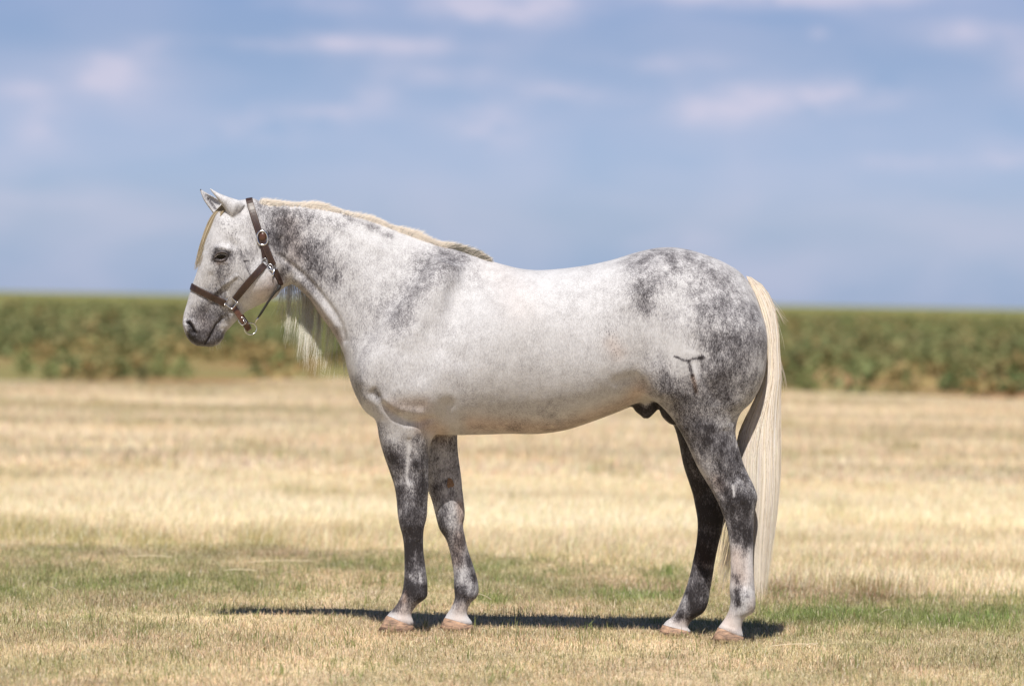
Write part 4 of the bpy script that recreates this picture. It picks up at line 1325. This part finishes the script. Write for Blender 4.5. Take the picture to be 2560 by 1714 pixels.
U = U + .035 * np.sin(s[None] * 7 + lock_ph[lock][:, None]) * s[None] + .016 * np.sin(s[None] * 15 + rng.uniform(0, 6, (NT, 1))) * s[None]
U = np.clip(U, -.02, 1.015)
PX = tl[None, :, 0] * (1 - U) + tr[None, :, 0] * U
PY = tl[None, :, 1] * (1 - U) + tr[None, :, 1] * U
ln = lock_len[lock] * rng.uniform(.88, 1.0, NT)
edge_short = np.where(u0 < .25, .93, 1.0)
# shorten by resampling the parameter
halfd = np.interp(s, [0, .05, .2, .5, .8, 1], [.012, .03, .055, .075, .06, .03])
vv_ = rng.uniform(-1, 1, NT)
Vd = vv_[:, None] * (1 - cl[None]) + lock_v[lock][:, None] * cl[None] + rng.normal(0, .06, (NT, 1))
nearside = (rng.random(NT) < .74)[:, None]
Usig = np.clip(2 * U - 1, -1, 1)
prof_ = np.sqrt(np.clip(1 - Usig ** 2, .02, 1))
Yt = yc(1905) + np.where(nearside, -1, .9) * halfd[None] * prof_ * (.93 + .10 * rng.random((NT, 1)) + .05 * np.sin(lock_ph[lock])[:, None])
tail_n = np.stack([Usig * .75, np.where(nearside, -1, 1) * np.sqrt(1 - Usig ** 2 * .56), np.full_like(Usig, .18)], -1)
CMi = CR


def at_arr(px, py, Y):
    d = np.stack([(px - 1280) / FPX, -(py - 857) / FPX, -np.ones_like(px)], -1) @ CR.T
    t = (Y - CO[1]) / d[..., 1]
    return CO + d * t[..., None]


paths = at_arr(PX, PY, Yt)
pn = np.empty_like(paths)
for i in range(NT):
    ti = s * ln[i]
    for k in range(3):
        pn[i, :, k] = np.interp(ti, s, paths[i, :, k])
core_s = []
for k_ in range(1, 23):
    a_, b_ = tl[k_], tr[k_]
    f_ = np.interp(k_, [1, 3, 22], [.35, .12, .22])
    core_s.append((a_[0] * (1 - f_) + b_[0] * f_, a_[1] * (1 - f_) + b_[1] * f_, b_[0] * (1 - f_) + a_[0] * f_, b_[1] * (1 - f_) + a_[1] * f_, float(np.interp(k_ / 25, [0, .05, .2, .5, .8, 1], [.010, .026, .045, .058, .045, .02])) * .92, yc(1905) - yc((a_[0] + b_[0]) / 2)))
cV, cF, cT = ring_loft(core_s, per=2, nr=28)
tail_core = mesh_np('tail_filler', cV, [cF, cT], M_hair, horse, color=np.tile([.70, .62, .51], (len(cV), 1)))  # solid core added inside the hair so the tail returns more light
tcol = hair_col(NT, CREAM, amt=.10, dark=.07, darkc=(.46, .34, .22)) * (1 + rng.normal(0, .10, 170))[lock][:, None]
tcol[:, 2] *= (1 + rng.normal(0, .06, 170))[lock]
tail = strands('tail', pn, rng.uniform(.0006, .0012, NT), np.clip(tcol, .05, .93), horse, nrm=tail_n)
tail_col = None
# stray tail hairs
strays = [[(1938, 770), (1950, 790), (1966, 808), (1962, 806)], [(1936, 765), (1952, 795), (1958, 812)], [(1930, 750), (1948, 775), (1962, 798)], [(1946, 880), (1956, 925), (1964, 960)], [(1948, 900), (1958, 940), (1962, 972)],
          [(1949, 930), (1957, 960), (1959, 985)], [(1945, 810), (1951, 850), (1953, 880)], [(1836, 1280), (1822, 1340), (1808, 1400), (1796, 1450)], [(1840, 1300), (1826, 1370), (1812, 1430), (1800, 1462)], [(1838, 1290), (1826, 1360), (1815, 1420), (1803, 1480)],
          [(1842, 1300), (1830, 1380), (1818, 1440), (1808, 1470)], [(1830, 1200), (1815, 1300), (1800, 1400), (1790, 1440)], [(1834, 1300), (1818, 1380), (1803, 1440), (1801, 1475)]]
sp = []
for q in strays:
    for k in range(9 if q[0][1] > 1100 else 4):
        D = resample(catmull(q, 5), 14)
        D = D + np.array([random.uniform(-4, 4), random.uniform(-5, 5)]) + np.linspace(0, 1, 14)[:, None] * np.array([random.gauss(0, 4), random.gauss(0, 6)])
        sp.append(at_arr(D[:, 0], D[:, 1], np.full(14, yc(1905) + random.uniform(-.03, .05))))
sp = np.array(sp)
tw = strands('tail_wisps', sp, rng.uniform(.0005, .0009, len(sp)), hair_col(len(sp), CREAM), horse)

# roached mane along the crest
CREST = np.array([(648, 505), (700, 507), (760, 511), (800, 515), (850, 528), (916, 546), (960, 560), (1003, 577), (1045, 592), (1091, 606), (1130, 616), (1180, 634), (1215, 650)], float)
CR_ = catmull(CREST, 12)
NM = 11000
tt = rng.random(NM)
cp = np.stack([np.interp(tt, np.linspace(0, 1, len(CR_)), CR_[:, k]) for k in range(2)], -1)
mp_ = []
cols = []
for i in range(NM):
    x0, y0 = cp[i]
    back = sstep(1090, 1150, x0)
    off = rng.uniform(-.016, .024)
    Y0 = yc(x0) + off
    root = at(x0, y0 + rng.uniform(2, 17) * (1 - .6 * back), Y0 - .012 * (1 - back))
    hgt = (.029 + .006 * math.sin(x0 * .05)) * rng.uniform(.6, 1.15) * (1 - .5 * back)
    if 985 < x0 < 1045: hgt *= 1.25
    ang = rng.uniform(-.15, .85) + back * .8
    L = hgt * (1 + back * 1.3)
    side_ = rng.uniform(-.1, .6) * (1 - back * .8)
    t_ = np.linspace(0, 1, 6)
    pth = root[None] + np.stack([t_ * L * math.sin(ang) + t_ ** 2 * L * .35, side_ * t_ ** 2 * L * .9, t_ * L * math.cos(ang) - t_ ** 2 * L * (.22 + .25 * side_)], -1)
    mp_.append(pth)
    dk = rng.random() < (.02 + .6 * back)
    base_c = np.array([.24, .22, .17]) if dk else np.array([.80, .71, .605])
    cols.append(base_c * (1 + rng.normal(0, .1)))
strands('mane', np.array(mp_), rng.uniform(.0005, .0009, NM), np.clip(np.array(cols), .02, .93), horse, nrm=np.array([.1, -.75, .6]))

# the long mane on the far side, seen below the throat
TIPX = np.array([690, 705, 725, 745, 765, 790, 815, 840, 862, 880])
TIPY = np.array([790, 835, 870, 895, 920, 928, 935, 945, 955, 940])
NL = 760
nl = 110
lx = np.sort(rng.uniform(700, 900, nl))
lw = np.interp(lx, [700, 740, 790, 850, 900], [.35, .7, 1, .8, .5])
lock = rng.choice(nl, NL, p=lw / lw.sum())
llen = rng.uniform(.82, 1.05, nl)
ldr = rng.normal(-9, 7, nl)
paths = []
for i in range(NL):
    k = lock[i]
    xr = lx[k] + rng.normal(0, 9)
    cy = np.interp(xr + 10, CREST[:, 0], CREST[:, 1])
    Yc_ = yc(xr)
    ty = np.interp(lx[k] + ldr[k], TIPX, TIPY)
    ty = cy + (ty - cy) * llen[k] * rng.uniform(.86, 1.03)
    outer = .115 + .012 * (k % 3) + rng.normal(0, .006)
    xt = lx[k] + ldr[k] + rng.normal(0, 6)
    ctrl = [(xr + 8, cy + 3, Yc_ + .01), (xr + 6, cy + 6, Yc_ + .055), (xr + 4, cy + 40, Yc_ + outer), (xr * .7 + lx[k] * .3, cy + (ty - cy) * .45, Yc_ + outer * .85), (xr * .3 + lx[k] * .7 + rng.normal(0, 1.5), cy + (ty - cy) * .75, Yc_ + outer * .5), (xt, ty, Yc_ + outer * .4)]
    D = resample(catmull(ctrl, 5), 18)
    paths.append(at_arr(D[:, 0], D[:, 1], D[:, 2]))
strands('long_mane', np.array(paths), rng.uniform(.00045, .0009, NL), hair_col(NL, (.93, .86, .74), dark=.05), horse, nrm=np.array([-.2, -.9, .25]))

# forelock
NFk = 1100
paths = []
for i in range(NFk):
    u = rng.random()
    L = rng.uniform(.30, 1.0)
    inner = [(578, 502), (551, 542), (537, 575), (523, 612), (508, 645), (496, 675)]
    outer_ = [(560, 505), (528, 543), (511, 580), (499, 618), (490, 655), (483, 688)]
    q = np.array(inner) * (1 - u) + np.array(outer_) * u
    D = resample(catmull(q, 5), 16)
    D = D[:max(6, int(16 * L))]
    D = resample(D, 14)
    D += np.linspace(0, 1, 14)[:, None] * rng.normal(0, 1.4, 2)
    Yv = yc(540) + rng.uniform(-.030, .030) * (1 - .3 * np.linspace(0, 1, 14)) - (1 - u) * .045
    paths.append(at_arr(D[:, 0], D[:, 1], Yv))
strands('forelock', np.array(paths), rng.uniform(.0006, .0011, NFk), hair_col(NFk, (.42, .345, .235), amt=.25, dark=.2, darkc=(.22, .17, .10)), horse, nrm=np.array([-.5, -.8, .2]))
# chin whiskers
paths = []
for i in range(26):
    x0 = rng.uniform(520, 560); y0 = np.interp(x0, [510, 545, 560], [866, 860, 842])
    D = np.stack([np.linspace(x0, x0 + rng.normal(2, 4), 8), y0 + np.linspace(-2, rng.uniform(8, 20), 8)], -1)
    paths.append(at_arr(D[:, 0], D[:, 1], np.full(8, yc(540) + rng.uniform(-.03, .03))))
strands('whiskers', np.array(paths), np.full(26, .00035), hair_col(26, (.6, .55, .45)), horse)

for o_ in list(bpy.data.objects):
    if o_.name.split('.')[0] in ('tail_wisps', 'whiskers', 'eyelash'):
        o_['kind'] = 'stuff'

# ------------------------------------------------------------------ the halter
halter = bpy.data.objects.new('halter', None)
COL.objects.link(halter)
halter.location = (0.0, 0.0, 0.0)
tag(halter, "dark brown leather halter with nickel fittings on the grey horse's head", 'halter')


def band(name, pts, nrm, width, thick=.004, mat=M_leather, stitch=True, parent=None, taper_end=False):
    """flat strap along pts with face normals nrm"""
    pts, nrm = np.asarray(pts, float), np.asarray(nrm, float)
    m = len(pts)
    T = np.gradient(pts, axis=0); T /= np.linalg.norm(T, axis=1)[:, None]
    Wd = np.cross(T, nrm); Wd /= np.linalg.norm(Wd, axis=1)[:, None]
    N = np.cross(Wd, T)
    # smooth the frame
    for _ in range(2):
        Wd[1:-1] = (Wd[:-2] + Wd[1:-1] * 2 + Wd[2:]) / 4
        N[1:-1] = (N[:-2] + N[1:-1] * 2 + N[2:]) / 4
    V = []
    prof = [(-.5, 0), (-.5, .75), (-.44, 1.0), (-.2, 1.12), (.2, 1.12), (.44, 1.0), (.5, .75), (.5, 0)]
    for i in range(m):
        w_ = width if np.isscalar(width) else width[i]
        if taper_end and i == m - 1: w_ *= .55
        for (a, b) in prof:
            V.append(pts[i] + Wd[i] * a * w_ + N[i] * b * thick)
    k = len(prof)
    F = []
    for i in range(m - 1):
        for j in range(k):
            j2 = (j + 1) % k
            F.append((i * k + j, i * k + j2, (i + 1) * k + j2, (i + 1) * k + j))
    T3 = []
    for b0, fl_ in ((0, 0), ((m - 1) * k, 1)):
        for j in range(1, k - 1):
            T3.append((b0, b0 + j, b0 + j + 1) if fl_ else (b0, b0 + j + 1, b0 + j))
    o = mesh_np(name, V, [np.array(F), np.array(T3)], mat, parent or halter, smooth=False)
    if stitch:
        SV, SF = [], []
        for sgn in (-1, 1):
            L = np.concatenate([[0], np.cumsum(np.linalg.norm(np.diff(pts, axis=0), axis=1))])
            s_ = .004
            while s_ < L[-1] - .004:
                c0 = np.array([np.interp(s_, L, pts[:, q]) for q in range(3)])
                wq = np.array([np.interp(s_, L, Wd[:, q]) for q in range(3)])
                nq = np.array([np.interp(s_, L, N[:, q]) for q in range(3)])
                tq = np.cross(nq, wq)
                w_ = width if np.isscalar(width) else width[0]
                c1 = c0 + wq * sgn * w_ * .36 + nq * (thick * 1.09)
                b0 = len(SV)
                for (u, v) in ((-1, -1), (1, -1), (1, 1), (-1, 1)):
                    SV.append(c1 + tq * u * .0016 + wq * v * .0005 + nq * .0005)
                SF.append((b0, b0 + 1, b0 + 2, b0 + 3))
                s_ += .0052
        st_ = mesh_np('stitching', SV, np.array(SF), M_thread, smooth=False)
        st_.parent = o
        tag(st_, kind='stuff')
    return o


def surf_path(px_pts, off=.0015, n=6, far=False):
    D = catmull(px_pts, n) if len(px_pts) > 2 else np.linspace(px_pts[0], px_pts[1], n)
    P, N = [], []
    for q in D:
        h_, n_ = near_hit(q[0], q[1], from_far=far, off=off)
        if h_ is None or (P and np.linalg.norm(h_ - P[-1]) > .12): continue
        P.append(h_); N.append(n_)
    P, N = np.array(P), np.array(N)
    for _ in range(3):
        P[1:-1] = (P[:-2] + P[1:-1] * 2 + P[2:]) / 4
        N[1:-1] = (N[:-2] + N[1:-1] * 2 + N[2:]) / 4
    N /= np.linalg.norm(N, axis=1)[:, None]
    return P, N


def wrap(c_px, e_px, a0, a1, n=26, rad=.35, off=.002):
    """strap round the head in the plane through pixel line c->e and the depth axis; angles from the direction of e towards the camera"""
    Yc_ = yc(c_px[0])
    C0, E0 = at(*c_px, Yc_), at(*e_px, Yc_)
    u = (E0 - C0) / np.linalg.norm(E0 - C0)
    v = np.array([0, -1.0, 0])
    P, N = [], []
    for a in np.linspace(a0, a1, n):
        dr = u * math.cos(a) + v * math.sin(a)
        o = C0 + dr * rad
        h_, n_, _, _ = bvh.ray_cast(Vector(o), Vector(-dr))
        if h_ is None: continue
        P.append(np.array(h_ + n_ * off)); N.append(np.array(n_))
    P, N = np.array(P), np.array(N)
    for _ in range(2):
        P[1:-1] = (P[:-2] + P[1:-1] * 2 + P[2:]) / 4
        N[1:-1] = (N[:-2] + N[1:-1] * 2 + N[2:]) / 4
    N /= np.linalg.norm(N, axis=1)[:, None]
    return P, N


# crown strap over the poll, from the near buckle to the far ring
P, N = wrap((650, 580), (624, 501), R(-150), R(100), n=44)
band('crown_strap', P, N, .029)
P, N = surf_path([(653, 590), (660, 608), (670, 632), (680, 656), (685, 663)], off=.003)
band('crown_billet', P, N, .028, thick=.0045, taper_end=True)
P, N = surf_path([(652, 606), (656, 622), (659, 640), (661, 648)], off=.001)
band('crown_tab', P, N, .014, thick=.004, stitch=False)
# nose band over the face, ring to ring
P, N = wrap((545, 748), (479, 716), R(-118), R(121), n=50)
band('nose_band', P, N, .029)
# cheek straps
P, N = surf_path([(587, 747), (612, 718), (636, 690), (661, 662)], off=.002, n=8)
band('cheek_strap', P, N, .029)
P, N = surf_path([(587, 747), (612, 718), (636, 690), (661, 662)], off=.002, n=8, far=True)
if len(P) > 4:
    band('cheek_strap', P, N, .029)
# throat latch piece, then the throat strap round the gullet
P, N = surf_path([(687, 674), (693, 690), (699, 704), (701, 712)], off=.003)
band('throat_strap', P, N, .024, thick=.0045)
# chin strap hangs loose below the jaw
qn, nn_ = near_hit(582, 765, off=.003)
qf, nf_ = near_hit(582, 765, from_far=True, off=.003)
Ym = yc(600)
ctrl = [qn, at(592, 779, qn[1] * .97 + Ym * .03), at(604, 797, qn[1] * .9 + Ym * .1), at(615, 813, qn[1] * .72 + Ym * .28), at(621, 822, qn[1] * .35 + Ym * .65), at(622, 824, Ym)]
left = np.array([c for c in ctrl])
mirror = left[::-1][1:].copy()
mirror[:, 1] = 2 * Ym - mirror[:, 1]
allp = catmull(np.vstack([left, mirror]), 6)
cN = []
cc_ = at(585, 775, Ym)
T_ = np.gradient(allp, axis=0)
lat = np.array([.80, 0, .60])
for i, p in enumerate(allp):
    n_ = np.array([0, p[1] - Ym, 0]) / .06 + (p - cc_) * np.array([1, 0, 1]) * 12
    cN.append(n_ / np.linalg.norm(n_))
band('chin_strap', allp, np.array(cN), .024, mat=M_leather2)


def ring_px(name, cx, cy, rx, ry, Y, rad=.0022, n=28, tilt=0.0, p=2.0, parent=None, mat=M_steel, rot=0.0, lift=None):
    pts_ = []
    for i in range(n):
        a = 2 * PI * i / n
        c_, s_ = math.cos(a), math.sin(a)
        ex = math.copysign(abs(c_) ** (2 / p), c_) * rx
        ey = math.copysign(abs(s_) ** (2 / p), s_) * ry
        q = at(cx + ex * math.cos(rot) - ey * math.sin(rot), cy + ex * math.sin(rot) + ey * math.cos(rot), Y)
        q[1] += tilt * ex * .0017
        pts_.append(q)
    V, F = tube(pts_, rad, 8, closed=True)
    return mesh_np(name, V, F, mat, parent or halter)


def sY(px, py, off=.006):
    h_, _ = near_hit(px, py, off=0)
    return h_[1] - off


# oval buckle with a leather keeper and dome
yb = sY(656, 594, .008)
bk = ring_px('buckle', 656, 595, 13.0, 17.5, yb, rad=.0042, n=40, p=2.3, rot=R(-8))
V, F = [], []
cD = at(656.5, 592, yb)
for i in range(7):
    ph = PI / 2 * i / 6
    for j in range(18):
        th = 2 * PI * j / 18
        V.append(cD + np.array([math.cos(th) * .0145 * math.cos(ph), -math.sin(ph) * .007 + .002, math.sin(th) * .019 * math.cos(ph)]))
for i in range(6):
    for j in range(18):
        F.append((i * 18 + j, i * 18 + (j + 1) % 18, (i + 1) * 18 + (j + 1) % 18, (i + 1) * 18 + j))
mesh_np('buckle_dome', V, np.array(F), M_leather2, halter)
# ring below the tab, snap and clip at the cheek
ring_px('ring', 661, 655, 6.5, 9.5, sY(661, 655), rad=.0020, rot=R(20))
ring_px('ring', 676, 668, 6, 7.5, sY(674, 670), rad=.0026)
V, F = tube([at(673, 666, sY(674, 670, .010)), at(681, 676, sY(680, 676, .010)), at(683, 685, sY(683, 685, .010))], .0042, 10)
mesh_np('snap_hook', V, F, M_steel, halter)
V, F = tube([at(686, 671, sY(684, 674, .011)), at(684, 682, sY(684, 682, .012)), at(681, 691, sY(681, 690, .011))], .0034, 10)
mesh_np('snap_hook', V, F, M_steel, halter)
# square fitting where nose band, cheek strap and chin strap meet
ys_ = sY(577, 758, .007)
ring_px('square_ring', 577, 757, 12, 11, ys_, rad=.0030, n=32, p=5.0, rot=R(38))
for (ax, ay) in ((568, 741), (581, 738), (562, 761), (594, 757)):
    V, F = tube([at(ax, ay, ys_ - .004), at(ax, ay, ys_ + .004)], .0034, 8)
    mesh_np('stud', V, F, M_steel, halter)
# chin strap buckle
yk = qn[1] * .80 + Ym * .20
kb = ring_px('buckle', 606, 803, 8.5, 7.5, yk - .008, rad=.0021, n=24, p=5, rot=R(50))
V, F = tube([at(607, 798, yk - .011), at(615, 811, yk - .011)], .0015, 8)
mesh_np('buckle_tongue', V, F, M_steel, halter)
ring_px('lead_ring', 626.5, 822, 14.5, 14.5, Ym - .006, rad=.0022, n=36, tilt=.5)
# black cord up to the throat strap
yc0 = yc(670) - .055
cord = [at(700, 714, yc0 - .012), at(694, 724, yc0 - .012), at(687, 731, yc0 - .004), at(672, 752, yc0 + .01), at(655, 779, yc0 + .03), at(645, 794, Ym - .012)]
V, F = tube(catmull(cord, 6), np.interp(np.linspace(0, 1, 31), [0, .15, .25, .6, .9, 1], [.0085, .0078, .0058, .0050, .0050, .0028]), 10)
mesh_np('throat_cord', V, F, M_cord, halter)
V, F = tube([at(646, 793, Ym - .012), at(642, 799, Ym - .01), at(637, 809, Ym - .007)], [.0040, .0034, .0016], 8)
mesh_np('snap_hook', V, F, M_steel, halter)
